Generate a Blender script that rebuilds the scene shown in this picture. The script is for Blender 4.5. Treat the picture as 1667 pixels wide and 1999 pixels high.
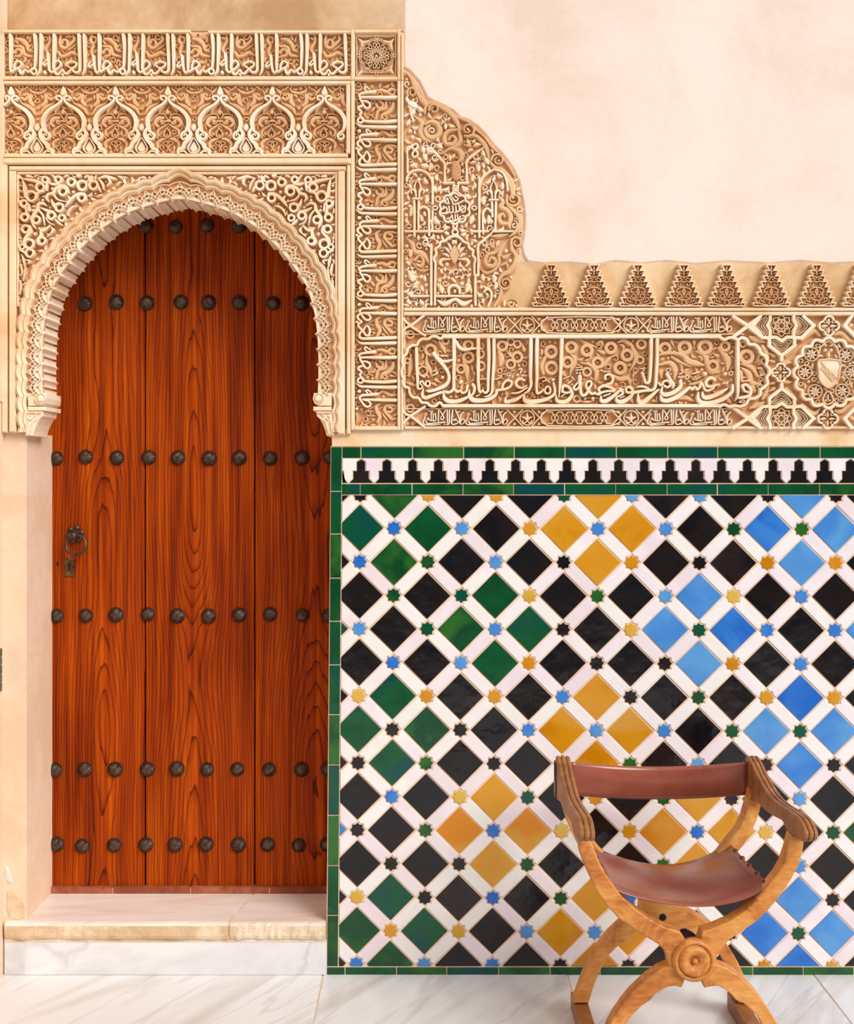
import bpy, math, random
import numpy as np
from mathutils import Vector, Matrix

for o in list(bpy.data.objects):
    bpy.data.objects.remove(o)
random.seed(7)
SC = bpy.context.scene
COL = SC.collection

# ---------------------------------------------------------------- camera
PX = 600.0            # pixels per metre on the wall plane
D = 4.1               # camera distance from the wall
CX, VY, FY = 833.5, 930.0, 1900.0
ZC = (FY - VY) / PX
cam_d = bpy.data.cameras.new('camera')
cam = bpy.data.objects.new('camera', cam_d)
COL.objects.link(cam)
cam.location = (0, -D, ZC)
cam.rotation_euler = (math.pi / 2, 0, 0)
cam_d.sensor_fit = 'HORIZONTAL'
cam_d.sensor_width = 36.0
cam_d.lens = 36.0 * PX * D / 1667.0
cam_d.shift_x = 0.0
cam_d.shift_y = -(999.5 - VY) / 1667.0
cam_d.clip_start = 0.05
SC.camera = cam

# ---------------------------------------------------------------- light
w = bpy.data.worlds.new('court_daylight')
SC.world = w
w.use_nodes = True
bg = w.node_tree.nodes['Background']
bg.inputs[0].default_value = (0.94, 0.98, 1.04, 1)
bg.inputs[1].default_value = 0.79
sun_d = bpy.data.lights.new('sun', 'SUN')
sun_d.energy = 2.85
sun_d.angle = math.radians(32)
sun_d.color = (1.0, 0.985, 0.96)
sun = bpy.data.objects.new('sun', sun_d)
COL.objects.link(sun)
sun.rotation_euler = Vector((0.66, -0.72, 0.74)).to_track_quat('Z', 'Y').to_euler()
sun.location = (3, -5, 6)
vs = SC.view_settings
vs.view_transform = 'Standard'
vs.look = 'None'
vs.gamma = 1.0
vs.use_curve_mapping = False
vs.exposure = 0.07


# ---------------------------------------------------------------- helpers
def P(px, py, y=0.0):
    """world point on the plane y = const that stands behind photo pixel (px, py)"""
    s = (D + y) / D
    return ((px - CX) / PX * s, y, ZC + (VY - py) / PX * s)


def X(px):
    return (px - CX) / PX


def Z(py):
    return (FY - py) / PX


def tag(o, label=None, cat=None, group=None, kind=None):
    if label: o['label'] = label
    if cat: o['category'] = cat
    if group: o['group'] = group
    if kind: o['kind'] = kind
    return o


def empty(name, loc, label=None, cat=None, group=None, kind=None):
    o = bpy.data.objects.new(name, None)
    o.empty_display_size = 0.05
    COL.objects.link(o)
    o.location = loc
    return tag(o, label, cat, group, kind)


def attach(o, parent):
    if parent is not None:
        o.parent = parent
        o.matrix_parent_inverse = Matrix.Translation(-Vector(parent.location))
    return o


def mesh_obj(name, mesh, mat=None, parent=None):
    o = bpy.data.objects.new(name, mesh)
    COL.objects.link(o)
    if mat is not None and not mesh.materials:
        mesh.materials.append(mat)
    attach(o, parent)
    return o


def copy_obj(o, parent, loc=None):
    c = o.copy()
    COL.objects.link(c)
    attach(c, parent)
    if loc is not None:
        c.location = loc
    return c


def smooth_path(pts, closed=False, step=2.6):
    """Catmull-Rom through (x, y, w) points"""
    p = np.array(pts, float)
    n = len(p)
    if n < 2: return p
    if n == 2 and not closed:
        L = np.linalg.norm(p[1, :2] - p[0, :2]); k = max(2, int(L / 8) + 1)
        t = np.linspace(0, 1, k)[:, None]
        return p[0] * (1 - t) + p[1] * t
    out = []
    segs = n if closed else n - 1
    for i in range(segs):
        p1, p2 = p[i], p[(i + 1) % n]
        p0 = p[(i - 1) % n] if (closed or i > 0) else 2 * p1 - p2
        p3 = p[(i + 2) % n] if (closed or i < n - 2) else 2 * p2 - p1
        L = np.linalg.norm(p2[:2] - p1[:2])
        k = max(2, min(16, int(L / step)))
        for t in np.arange(k) / k:
            a = 2 * p1 + (p2 - p0) * t + (2 * p0 - 5 * p1 + 4 * p2 - p3) * t * t + (-p0 + 3 * p1 - 3 * p2 + p3) * t ** 3
            out.append(a * 0.5)
    if not closed: out.append(p[-1])
    return np.array(out)


def inset_poly(poly, d):
    p = np.array(poly, float)
    n = len(p)
    area = 0.5 * np.sum(p[:, 0] * np.roll(p[:, 1], -1) - np.roll(p[:, 0], -1) * p[:, 1])
    sg = 1 if area > 0 else -1
    e1 = p - np.roll(p, 1, 0)
    e2 = np.roll(p, -1, 0) - p
    n1 = np.stack([-e1[:, 1], e1[:, 0]], 1) * sg
    n2 = np.stack([-e2[:, 1], e2[:, 0]], 1) * sg
    n1 /= np.linalg.norm(n1, axis=1)[:, None] + 1e-9
    n2 /= np.linalg.norm(n2, axis=1)[:, None] + 1e-9
    m = n1 + n2
    den = np.maximum(0.35, (m * m).sum(1) * 0.5)
    return p + m / den[:, None] * d


class MB:
    """collects shapes given in photo pixels of the wall plane plus a depth y in metres (negative = proud)"""

    def __init__(s):
        s.v = []; s.f = []; s.smooth = []

    count = 0

    def add(s, verts, faces, smooth=False):
        b = len(s.v)
        s.v.extend(verts)
        s.f.extend([tuple(i + b for i in f) for f in faces])
        s.smooth.extend([smooth] * len(faces))

    def box(s, x0, x1, y0, y1, z0, z1):
        vs_ = [(x0, y0, z0), (x1, y0, z0), (x1, y1, z0), (x0, y1, z0), (x0, y0, z1), (x1, y0, z1), (x1, y1, z1), (x0, y1, z1)]
        s.add(vs_, [(3, 2, 1, 0), (4, 5, 6, 7), (0, 1, 5, 4), (1, 2, 6, 5), (2, 3, 7, 6), (3, 0, 4, 7)])

    def bar(s, ax, ay, bx, by, y0, y1, ch=1.0):
        """raised strip over a pixel rectangle"""
        s.plate([(ax, ay), (bx, ay), (bx, by), (ax, by)], y0, y1, ch)

    def plate(s, poly, y0, y1, ch=0.0, smooth=False, chd=None):
        p = np.array(poly, float)
        area = 0.5 * np.sum(p[:, 0] * np.roll(p[:, 1], -1) - np.roll(p[:, 0], -1) * p[:, 1])
        if area < 0: p = p[::-1]
        # pixel y is down: positive area in (px, py) is clockwise seen from the camera
        n = len(p)
        rings = [(p, y0)]
        if ch > 0:
            d = chd if chd is not None else min(abs(y1 - y0) * 0.6, ch / PX)
            rings.append((p, y1 + (d if y1 < y0 else -d)))
            rings.append((inset_poly(p, ch), y1))
        else:
            rings.append((p, y1))
        vv = []; ff = []
        for q, yy in rings:
            vv += [(X(a), yy, Z(b)) for a, b in q]
        for r in range(len(rings) - 1):
            for i in range(n):
                j = (i + 1) % n
                ff.append((r * n + i, (r + 1) * n + i, (r + 1) * n + j, r * n + j))
        ff.append(tuple((len(rings) - 1) * n + i for i in range(n))[::-1])
        ff.append(tuple(range(n)))
        s.add(vv, ff, smooth)

    def ribbon(s, pts, w=None, y0=0.0, y1=-0.012, closed=False, ch=0.32, caps=True, step=2.6, tf=None):
        q = []
        for t in pts:
            q.append((t[0], t[1], t[2] if len(t) > 2 and t[2] is not None else w))
        # fill forward widths
        if tf: q = [tf(a) for a in q]
        p = smooth_path(q, closed, step)
        if len(p) < 2: return
        p[:, 2] = np.maximum(p[:, 2], 0.5)
        if caps and not closed:
            d0 = p[0, :2] - p[1, :2]; d0 /= np.linalg.norm(d0) + 1e-9
            d1 = p[-1, :2] - p[-2, :2]; d1 /= np.linalg.norm(d1) + 1e-9
            a, b = p[0], p[-1]
            pre = [np.array([*(a[:2] + d0 * a[2] * 0.5 * k), a[2] * math.sqrt(max(0.02, 1 - k * k))]) for k in (0.95, 0.6)]
            post = [np.array([*(b[:2] + d1 * b[2] * 0.5 * k), b[2] * math.sqrt(max(0.02, 1 - k * k))]) for k in (0.6, 0.95)]
            p = np.vstack([pre, p, post])
        n = len(p)
        t = np.empty((n, 2))
        if closed:
            t = np.roll(p[:, :2], -1, 0) - np.roll(p[:, :2], 1, 0)
        else:
            t[1:-1] = p[2:, :2] - p[:-2, :2]
            t[0] = p[1, :2] - p[0, :2]; t[-1] = p[-1, :2] - p[-2, :2]
        t /= np.linalg.norm(t, axis=1)[:, None] + 1e-9
        nn = np.stack([-t[:, 1], t[:, 0]], 1)
        h = y1 - y0
        prof = [(-1, 0), (-1, 0.62), (-(1 - ch), 1), ((1 - ch), 1), (1, 0.62), (1, 0)]
        vv = []
        hw = p[:, 2] * 0.5
        # no two strokes share a plane exactly, and a stroke that crosses itself runs over and under
        MB.count = (MB.count + 1) % 53
        h = h - 0.000013 * MB.count - np.linspace(0, 0.00045, n) * (0 if closed else 1)
        for k, hh in prof:
            xs = p[:, 0] + nn[:, 0] * hw * k
            ys = p[:, 1] + nn[:, 1] * hw * k
            vv.append(np.stack([(xs - CX) / PX, np.full(n, y0) + h * hh, (FY - ys) / PX], 1))
        V = np.stack(vv, 1).reshape(-1, 3)
        ff = []
        m = 6
        rng = range(n) if closed else range(n - 1)
        for i in rng:
            j = (i + 1) % n
            for k in range(m - 1):
                ff.append((i * m + k, i * m + k + 1, j * m + k + 1, j * m + k))
        if not closed:
            ff.append(tuple(range(m))[::-1]); ff.append(tuple((n - 1) * m + k for k in range(m)))
        s.add([tuple(a) for a in V], ff)

    def ring(s, cx, cy, r, w, y0, y1, n=None, ry=None):
        n = n or max(10, int(r * 1.6) + 6)
        ry = ry or r
        s.ribbon([(cx + r * math.cos(a), cy + ry * math.sin(a), w) for a in np.arange(n) * 2 * math.pi / n], None, y0, y1, closed=True, step=99)

    def disc(s, cx, cy, r, y0, y1, n=10, ry=None):
        ry = ry or r
        s.plate([(cx + r * math.cos(a), cy + ry * math.sin(a)) for a in np.arange(n) * 2 * math.pi / n], y0, y1, ch=min(r, ry) * 0.45, chd=abs(y1 - y0) * 0.5)

    def leaf(s, ax, ay, bx, by, w, y0, y1, bend=0.0):
        mx, my = (ax + bx) / 2, (ay + by) / 2
        dx, dy = bx - ax, by - ay
        mx += -dy * bend; my += dx * bend
        s.ribbon([(ax, ay, w * 0.25), ((ax + mx) / 2 - dy * bend * .3, (ay + my) / 2 + dx * bend * .3, w * 0.85), (mx, my, w), ((bx + mx) / 2, (by + my) / 2, w * 0.7), (bx, by, 0.6)], None, y0, y1, caps=False, ch=0.6)

    DF = 1.0      # depth factor of the relief

    def build(s, name, mat, parent=None, recalc=False):
        if MB.DF != 1.0: s.v = [(a, b * MB.DF if b < 0 else b, c) for a, b, c in s.v]
        me = bpy.data.meshes.new(name)
        me.from_pydata(s.v, [], s.f)
        if any(s.smooth):
            me.polygons.foreach_set('use_smooth', s.smooth)
        me.update()
        if recalc:
            import bmesh
            bm = bmesh.new(); bm.from_mesh(me)
            bmesh.ops.recalc_face_normals(bm, faces=bm.faces)
            bm.to_mesh(me); bm.free()
        return mesh_obj(name, me, mat, parent)


# ---------------------------------------------------------------- materials
def nodes(name):
    m = bpy.data.materials.new(name)
    m.use_nodes = True
    nt = m.node_tree
    b = nt.nodes['Principled BSDF']

    def N(t, **kw):
        n = nt.nodes.new(t)
        for k, v in kw.items():
            if k.startswith('i_'):
                key = k[2:]
                key = int(key) if key.isdigit() else key
                n.inputs[key].default_value = v
            else:
                setattr(n, k, v)
        return n

    def L(a, b_): nt.links.new(a, b_)
    return m, nt, b, N, L


def ramp(N, stops, interp='LINEAR'):
    r = N('ShaderNodeValToRGB')
    cr = r.color_ramp
    cr.interpolation = interp
    while len(cr.elements) < len(stops): cr.elements.new(0.5)
    for e, (p, c) in zip(cr.elements, stops):
        e.position = p
        e.color = (*c, 1) if len(c) == 3 else c
    return r


def srgb(r, g, b):
    f = lambda c: (c / 255 / 12.92) if c / 255 < 0.04045 else ((c / 255 + 0.055) / 1.055) ** 2.4
    return (f(r), f(g), f(b))


def mat_plaster(name, c1, c2, c3, scale=1.6, bump=0.12, rough=0.92, stain=(0.42, 0.62), fine=0.25):
    m, nt, b, N, L = nodes(name)
    geo = N('ShaderNodeNewGeometry')
    n1 = N('ShaderNodeTexNoise', i_Scale=scale, i_Detail=9.0, i_Roughness=0.62, i_Distortion=0.4)
    L(geo.outputs['Position'], n1.inputs['Vector'])
    r1 = ramp(N, [(stain[0], c1), (0.5 * (stain[0] + stain[1]), c2), (stain[1], c3)])
    L(n1.outputs['Fac'], r1.inputs[0])
    n2 = N('ShaderNodeTexNoise', i_Scale=38.0, i_Detail=6.0, i_Roughness=0.7)
    L(geo.outputs['Position'], n2.inputs['Vector'])
    mix = N('ShaderNodeMix', data_type='RGBA', blend_type='MULTIPLY')
    mix.inputs[0].default_value = fine
    r2 = ramp(N, [(0.3, (0.76, 0.74, 0.73)), (0.62, (1, 1, 1))])
    L(n2.outputs['Fac'], r2.inputs[0])
    L(r1.outputs[0], mix.inputs[6]); L(r2.outputs[0], mix.inputs[7])
    L(mix.outputs[2], b.inputs['Base Color'])
    b.inputs['Roughness'].default_value = rough
    b.inputs['Specular IOR Level'].default_value = 0.25
    bp = N('ShaderNodeBump', i_Strength=bump, i_Distance=0.01)
    ad = N('ShaderNodeMath', operation='ADD')
    L(n1.outputs['Fac'], ad.inputs[0]); L(n2.outputs['Fac'], ad.inputs[1])
    L(ad.outputs[0], bp.inputs['Height'])
    L(bp.outputs[0], b.inputs['Normal'])
    return m


def mat_leafy(name, c1, c2, hatch=0.5):
    """carved stucco with fine incised hatching"""
    m, nt, b, N, L = nodes(name)
    geo = N('ShaderNodeNewGeometry')
    n1 = N('ShaderNodeTexNoise', i_Scale=5.0, i_Detail=5.0)
    L(geo.outputs['Position'], n1.inputs['Vector'])
    r1 = ramp(N, [(0.35, c1), (0.68, c2)])
    L(n1.outputs['Fac'], r1.inputs[0])
    L(r1.outputs[0], b.inputs['Base Color'])
    wv = N('ShaderNodeTexWave', wave_type='RINGS', rings_direction='SPHERICAL', i_Scale=95.0, i_Distortion=9.0, i_Detail=1.0)
    wv.inputs['Detail Scale'].default_value = 1.2
    L(geo.outputs['Position'], wv.inputs['Vector'])
    bp = N('ShaderNodeBump', i_Strength=hatch, i_Distance=0.002)
    L(wv.outputs['Fac'], bp.inputs['Height'])
    L(bp.outputs[0], b.inputs['Normal'])
    b.inputs['Roughness'].default_value = 0.9
    b.inputs['Specular IOR Level'].default_value = 0.2
    return m


def mat_tile(name, cols, rough=0.12, bump=0.05):
    m, nt, b, N, L = nodes(name)
    oi = N('ShaderNodeObjectInfo')
    geo = N('ShaderNodeNewGeometry')
    n1 = N('ShaderNodeTexNoise', i_Scale=7.0, i_Detail=3.0, noise_dimensions='4D', i_Distortion=0.6)
    mw = N('ShaderNodeMath', operation='MULTIPLY', i_1=40.0)
    L(oi.outputs['Random'], mw.inputs[0])
    L(mw.outputs[0], n1.inputs['W'])
    L(geo.outputs['Position'], n1.inputs['Vector'])
    a1 = N('ShaderNodeMath', operation='MULTIPLY_ADD', i_1=0.5, i_2=-0.25)
    L(oi.outputs['Random'], a1.inputs[0])
    a2 = N('ShaderNodeMath', operation='ADD')
    L(n1.outputs['Fac'], a2.inputs[0]); L(a1.outputs[0], a2.inputs[1])
    k = len(cols)
    r = ramp(N, [(0.22 + 0.56 * i / (k - 1), c) for i, c in enumerate(cols)])
    L(a2.outputs[0], r.inputs[0])
    L(r.outputs[0], b.inputs['Base Color'])
    n2 = N('ShaderNodeTexNoise', i_Scale=16.0, i_Detail=2.0, noise_dimensions='4D')
    L(mw.outputs[0], n2.inputs['W']); L(geo.outputs['Position'], n2.inputs['Vector'])
    bp = N('ShaderNodeBump', i_Strength=bump, i_Distance=0.02)
    L(n2.outputs['Fac'], bp.inputs['Height'])
    L(bp.outputs[0], b.inputs['Normal'])
    n3 = N('ShaderNodeTexNoise', i_Scale=9.0, i_Detail=4.0)
    L(geo.outputs['Position'], n3.inputs['Vector'])
    rr = N('ShaderNodeMapRange', i_1=0.35, i_2=0.7, i_3=rough * 0.5, i_4=rough * 2.0)
    L(n3.outputs['Fac'], rr.inputs[0])
    L(rr.outputs[0], b.inputs['Roughness'])
    return m


def mat_simple(name, c1, c2, rough=0.5, scale=12.0, metal=0.0, bump=0.1, spec=0.5):
    m, nt, b, N, L = nodes(name)
    geo = N('ShaderNodeNewGeometry')
    n1 = N('ShaderNodeTexNoise', i_Scale=scale, i_Detail=6.0, i_Roughness=0.6)
    L(geo.outputs['Position'], n1.inputs['Vector'])
    r1 = ramp(N, [(0.35, c1), (0.65, c2)])
    L(n1.outputs['Fac'], r1.inputs[0])
    L(r1.outputs[0], b.inputs['Base Color'])
    b.inputs['Roughness'].default_value = rough
    b.inputs['Metallic'].default_value = metal
    b.inputs['Specular IOR Level'].default_value = spec
    bp = N('ShaderNodeBump', i_Strength=bump, i_Distance=0.004)
    L(n1.outputs['Fac'], bp.inputs['Height'])
    L(bp.outputs[0], b.inputs['Normal'])
    return m


def mat_door_wood():
    """growth rings of a log cut along its length: cathedral figure that differs per plank"""
    m, nt, b, N, L = nodes('door_wood')
    oi = N('ShaderNodeObjectInfo')
    tc = N('ShaderNodeNewGeometry')
    sep = N('ShaderNodeSeparateXYZ')
    L(tc.outputs['Position'], sep.inputs[0])
    rnd = N('ShaderNodeMath', operation='MULTIPLY', i_1=37.0)
    L(oi.outputs['Random'], rnd.inputs[0])
    # low-frequency wander of the log axis along the height
    cz = N('ShaderNodeCombineXYZ')
    zm = N('ShaderNodeMath', operation='MULTIPLY', i_1=0.8)
    L(sep.outputs['Z'], zm.inputs[0])
    L(zm.outputs[0], cz.inputs['Z']); L(rnd.outputs[0], cz.inputs['X'])
    nz = N('ShaderNodeTexNoise', i_Scale=1.0, i_Detail=1.0)
    L(cz.outputs[0], nz.inputs['Vector'])
    hh = N('ShaderNodeMapRange', i_1=0.25, i_2=0.75, i_3=-0.02, i_4=0.30)
    L(nz.outputs['Fac'], hh.inputs[0])
    # local x around the plank's own centre
    loc = N('ShaderNodeSeparateXYZ')
    L(oi.outputs['Location'], loc.inputs[0])
    dx = N('ShaderNodeMath', operation='SUBTRACT')
    L(sep.outputs['X'], dx.inputs[0]); L(loc.outputs['X'], dx.inputs[1])
    # fine waviness
    mp = N('ShaderNodeMapping'); mp.inputs['Scale'].default_value = (14, 1, 2.2)
    L(tc.outputs['Position'], mp.inputs['Vector'])
    nw = N('ShaderNodeTexNoise', i_Scale=1.0, i_Detail=3.0)
    L(mp.outputs[0], nw.inputs['Vector'])
    nwm = N('ShaderNodeMath', operation='MULTIPLY_ADD', i_1=0.030, i_2=-0.015)
    L(nw.outputs['Fac'], nwm.inputs[0])
    x2 = N('ShaderNodeMath', operation='MULTIPLY'); L(dx.outputs[0], x2.inputs[0]); L(dx.outputs[0], x2.inputs[1])
    h2 = N('ShaderNodeMath', operation='MULTIPLY'); L(hh.outputs[0], h2.inputs[0]); L(hh.outputs[0], h2.inputs[1])
    h3 = N('ShaderNodeMath', operation='MULTIPLY', i_1=0.22); L(h2.outputs[0], h3.inputs[0])
    sm = N('ShaderNodeMath', operation='ADD'); L(x2.outputs[0], sm.inputs[0]); L(h3.outputs[0], sm.inputs[1])
    sq = N('ShaderNodeMath', operation='SQRT'); L(sm.outputs[0], sq.inputs[0])
    rr = N('ShaderNodeMath', operation='ADD'); L(sq.outputs[0], rr.inputs[0]); L(nwm.outputs[0], rr.inputs[1])
    fr = N('ShaderNodeMath', operation='MULTIPLY', i_1=104.0); L(rr.outputs[0], fr.inputs[0])
    fc = N('ShaderNodeMath', operation='FRACT'); L(fr.outputs[0], fc.inputs[0])
    # base colour streaks
    mp2 = N('ShaderNodeMapping'); mp2.inputs['Scale'].default_value = (60, 1, 1.4)
    L(tc.outputs['Position'], mp2.inputs['Vector'])
    ns = N('ShaderNodeTexNoise', i_Scale=1.0, i_Detail=4.0, i_Roughness=0.65); L(mp2.outputs[0], ns.inputs['Vector'])
    base = ramp(N, [(0.3, srgb(116, 38, 2)), (0.5, srgb(162, 61, 3)), (0.7, srgb(194, 88, 6))])
    L(ns.outputs['Fac'], base.inputs[0])
    mp3 = N('ShaderNodeMapping'); mp3.inputs['Scale'].default_value = (5, 1, 1.6)
    L(tc.outputs['Position'], mp3.inputs['Vector'])
    nb = N('ShaderNodeTexNoise', i_Scale=1.0, i_Detail=3.0); L(mp3.outputs[0], nb.inputs['Vector'])
    blot = ramp(N, [(0.35, (0.62, 0.5, 0.45)), (0.6, (1, 1, 1))]); L(nb.outputs['Fac'], blot.inputs[0])
    mx0 = N('ShaderNodeMix', data_type='RGBA', blend_type='MULTIPLY'); mx0.inputs[0].default_value = 0.75
    L(base.outputs[0], mx0.inputs[6]); L(blot.outputs[0], mx0.inputs[7])
    line = ramp(N, [(0.0, (1, 1, 1)), (0.60, (1, 1, 1)), (0.86, (0.66, 0.6, 0.58)), (0.94, (0.14, 0.09, 0.07)), (0.985, (0.16, 0.10, 0.07)), (1.0, (1, 1, 1))])
    L(fc.outputs[0], line.inputs[0])
    mx = N('ShaderNodeMix', data_type='RGBA', blend_type='MULTIPLY'); mx.inputs[0].default_value = 0.8
    L(mx0.outputs[2], mx.inputs[6]); L(line.outputs[0], mx.inputs[7])
    L(mx.outputs[2], b.inputs['Base Color'])
    b.inputs['Roughness'].default_value = 0.5
    b.inputs['Specular IOR Level'].default_value = 0.10
    bp = N('ShaderNodeBump', i_Strength=0.25, i_Distance=0.002)
    L(line.outputs[0], bp.inputs['Height']); L(bp.outputs[0], b.inputs['Normal'])
    return m


def mat_chair_wood(name, c1, c2, c3):
    m, nt, b, N, L = nodes(name)
    geo = N('ShaderNodeNewGeometry')
    mp = N('ShaderNodeMapping'); mp.inputs['Scale'].default_value = (9, 9, 9)
    mp.inputs['Rotation'].default_value = (0.0, 0.6, 0.3)
    L(geo.outputs['Position'], mp.inputs['Vector'])
    n0 = N('ShaderNodeTexNoise', i_Scale=0.9, i_Detail=6.0, i_Roughness=0.6, i_Distortion=1.4); L(mp.outputs[0], n0.inputs['Vector'])
    mp2 = N('ShaderNodeMapping'); mp2.inputs['Scale'].default_value = (26, 26, 120)
    mp2.inputs['Rotation'].default_value = (0.0, 0.9, 0.0)
    L(geo.outputs['Position'], mp2.inputs['Vector'])
    n1 = N('ShaderNodeTexNoise', i_Scale=1.0, i_Detail=3.0); L(mp2.outputs[0], n1.inputs['Vector'])
    a = N('ShaderNodeMath', operation='MULTIPLY_ADD', i_1=0.35, i_2=-0.17); L(n1.outputs['Fac'], a.inputs[0])
    s_ = N('ShaderNodeMath', operation='ADD'); L(n0.outputs['Fac'], s_.inputs[0]); L(a.outputs[0], s_.inputs[1])
    r = ramp(N, [(0.30, c1), (0.5, c2), (0.68, c3)]); L(s_.outputs[0], r.inputs[0])
    L(r.outputs[0], b.inputs['Base Color'])
    b.inputs['Roughness'].default_value = 0.42
    b.inputs['Specular IOR Level'].default_value = 0.4
    return m


def mat_marble(name, base, vein, vein2, rot=0.6, scale=1.0, rough=0.3, amt=1.0, stretch=7.0):
    m, nt, b, N, L = nodes(name)
    geo = N('ShaderNodeNewGeometry')
    oi = N('ShaderNodeObjectInfo')
    off = N('ShaderNodeVectorMath', operation='SCALE'); off.inputs[0].default_value = (7, 3, 1)
    L(oi.outputs['Random'], off.inputs['Scale'])
    ad = N('ShaderNodeVectorMath', operation='ADD'); L(geo.outputs['Position'], ad.inputs[0]); L(off.outputs[0], ad.inputs[1])
    mp = N('ShaderNodeMapping'); mp.inputs['Rotation'].default_value = (0, 0, rot)
    L(ad.outputs[0], mp.inputs['Vector'])
    mp1 = N('ShaderNodeMapping'); mp1.inputs['Scale'].default_value = (stretch * scale, 0.8 * scale, 2.5 * scale)
    L(mp.outputs[0], mp1.inputs['Vector'])
    n1 = N('ShaderNodeTexNoise', i_Scale=1.0, i_Detail=7.0, i_Roughness=0.62, i_Distortion=0.9); L(mp1.outputs[0], n1.inputs['Vector'])
    r1 = ramp(N, [(0.30, vein), (0.43, tuple(0.5 * (a + c) for a, c in zip(vein, base))), (0.52, base), (0.66, base), (0.78, vein2)])
    L(n1.outputs['Fac'], r1.inputs[0])
    # thin sharp veins
    n2 = N('ShaderNodeTexNoise', i_Scale=0.7, i_Detail=5.0, i_Distortion=0.6); L(mp1.outputs[0], n2.inputs['Vector'])
    r2 = ramp(N, [(0.485, (1, 1, 1)), (0.498, tuple(0.6 + 0.4 * c for c in vein)), (0.505, tuple(0.6 + 0.4 * c for c in vein)), (0.52, (1, 1, 1))]); L(n2.outputs['Fac'], r2.inputs[0])
    mx = N('ShaderNodeMix', data_type='RGBA', blend_type='MULTIPLY'); mx.inputs[0].default_value = amt
    L(r1.outputs[0], mx.inputs[6]); L(r2.outputs[0], mx.inputs[7])
    L(mx.outputs[2], b.inputs['Base Color'])
    b.inputs['Roughness'].default_value = rough
    b.inputs['Specular IOR Level'].default_value = 0.35
    bp = N('ShaderNodeBump', i_Strength=0.05, i_Distance=0.004); L(n1.outputs['Fac'], bp.inputs['Height']); L(bp.outputs[0], b.inputs['Normal'])
    return m


M = {}
M['plaster'] = mat_plaster('cream_plaster', srgb(231, 205, 184), srgb(238, 216, 200), srgb(241, 222, 208), scale=1.5, stain=(0.34, 0.56), fine=0.12)
M['tan'] = mat_plaster('tan_plaster', srgb(206, 164, 116), srgb(226, 188, 142), srgb(236, 204, 164), scale=3.0, fine=0.3)
M['tanfield'] = mat_plaster('brown_tan_plaster', srgb(188, 148, 106), srgb(208, 172, 132), srgb(222, 192, 158), scale=2.2, fine=0.35)
M['jamb'] = mat_plaster('jamb_plaster', srgb(228, 196, 164), srgb(237, 208, 180), srgb(234, 202, 172), scale=2.2, fine=0.25)
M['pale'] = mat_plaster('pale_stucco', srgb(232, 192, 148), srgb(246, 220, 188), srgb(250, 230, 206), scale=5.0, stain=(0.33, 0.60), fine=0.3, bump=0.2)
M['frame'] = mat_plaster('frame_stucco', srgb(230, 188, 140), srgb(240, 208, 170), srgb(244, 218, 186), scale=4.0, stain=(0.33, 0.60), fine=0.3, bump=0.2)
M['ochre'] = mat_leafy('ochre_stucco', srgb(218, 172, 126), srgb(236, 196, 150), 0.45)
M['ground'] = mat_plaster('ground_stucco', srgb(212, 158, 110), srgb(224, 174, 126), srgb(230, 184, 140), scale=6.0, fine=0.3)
M['grout'] = mat_plaster('grout', srgb(232, 192, 156), srgb(238, 206, 176), srgb(242, 214, 190), scale=9.0)
M['t_white'] = mat_tile('white_tile', [srgb(228, 212, 216), srgb(234, 222, 224), srgb(236, 230, 226), srgb(230, 226, 218)], rough=0.16, bump=0.05)
M['t_black'] = mat_tile('black_tile', [srgb(10, 9, 14), srgb(26, 18, 18), srgb(14, 14, 20), srgb(34, 24, 24)], rough=0.10, bump=0.16)
M['t_green'] = mat_tile('green_tile', [srgb(0, 66, 66), srgb(0, 78, 40), srgb(0, 62, 30), srgb(40, 98, 34)], rough=0.12, bump=0.08)
M['t_blue'] = mat_tile('blue_tile', [srgb(24, 96, 186), srgb(50, 118, 198), srgb(70, 132, 202), srgb(88, 150, 206)], rough=0.14, bump=0.05)
M['t_yellow'] = mat_tile('ochre_tile', [srgb(188, 118, 6), srgb(204, 138, 20), srgb(202, 146, 44), srgb(206, 126, 8)], rough=0.12, bump=0.06)
M['t_pale'] = mat_tile('pale_ochre_tile', [srgb(206, 168, 66), srgb(212, 176, 78), srgb(200, 150, 44)], rough=0.14, bump=0.05)
M['wood'] = mat_door_wood()
M['iron'] = mat_simple('stud_iron', srgb(66, 50, 42), srgb(104, 84, 72), rough=0.36, metal=0.75, scale=60)
M['brass'] = mat_simple('old_brass', srgb(70, 44, 22), srgb(130, 92, 48), rough=0.5, metal=0.6, scale=60)
M['dark'] = mat_simple('dark_hole', (0.004, 0.003, 0.003), (0.008, 0.006, 0.005), rough=0.9)
M['cwood'] = mat_chair_wood('chair_wood', srgb(168, 92, 34), srgb(206, 134, 62), srgb(222, 158, 84))
M['cwood2'] = mat_chair_wood('chair_arm_wood', srgb(112, 66, 30), srgb(146, 92, 48), srgb(166, 110, 60))
M['leather'] = mat_simple('brown_leather', srgb(128, 62, 44), srgb(152, 80, 58), rough=0.26, scale=7, bump=0.15, spec=0.6)
M['marble'] = mat_marble('floor_marble', srgb(223, 221, 220), srgb(198, 191, 182), srgb(212, 214, 216), rot=0.55, scale=0.8, rough=0.28, amt=0.8)
M['riser'] = mat_marble('riser_marble', srgb(226, 224, 225), srgb(202, 199, 198), srgb(224, 218, 208), rot=0.0, scale=0.8, rough=0.32, stretch=2.0)
M['stone'] = mat_plaster('step_stone', srgb(214, 184, 146), srgb(232, 208, 176), srgb(240, 222, 198), scale=5.0, fine=0.5, bump=0.5)
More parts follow.
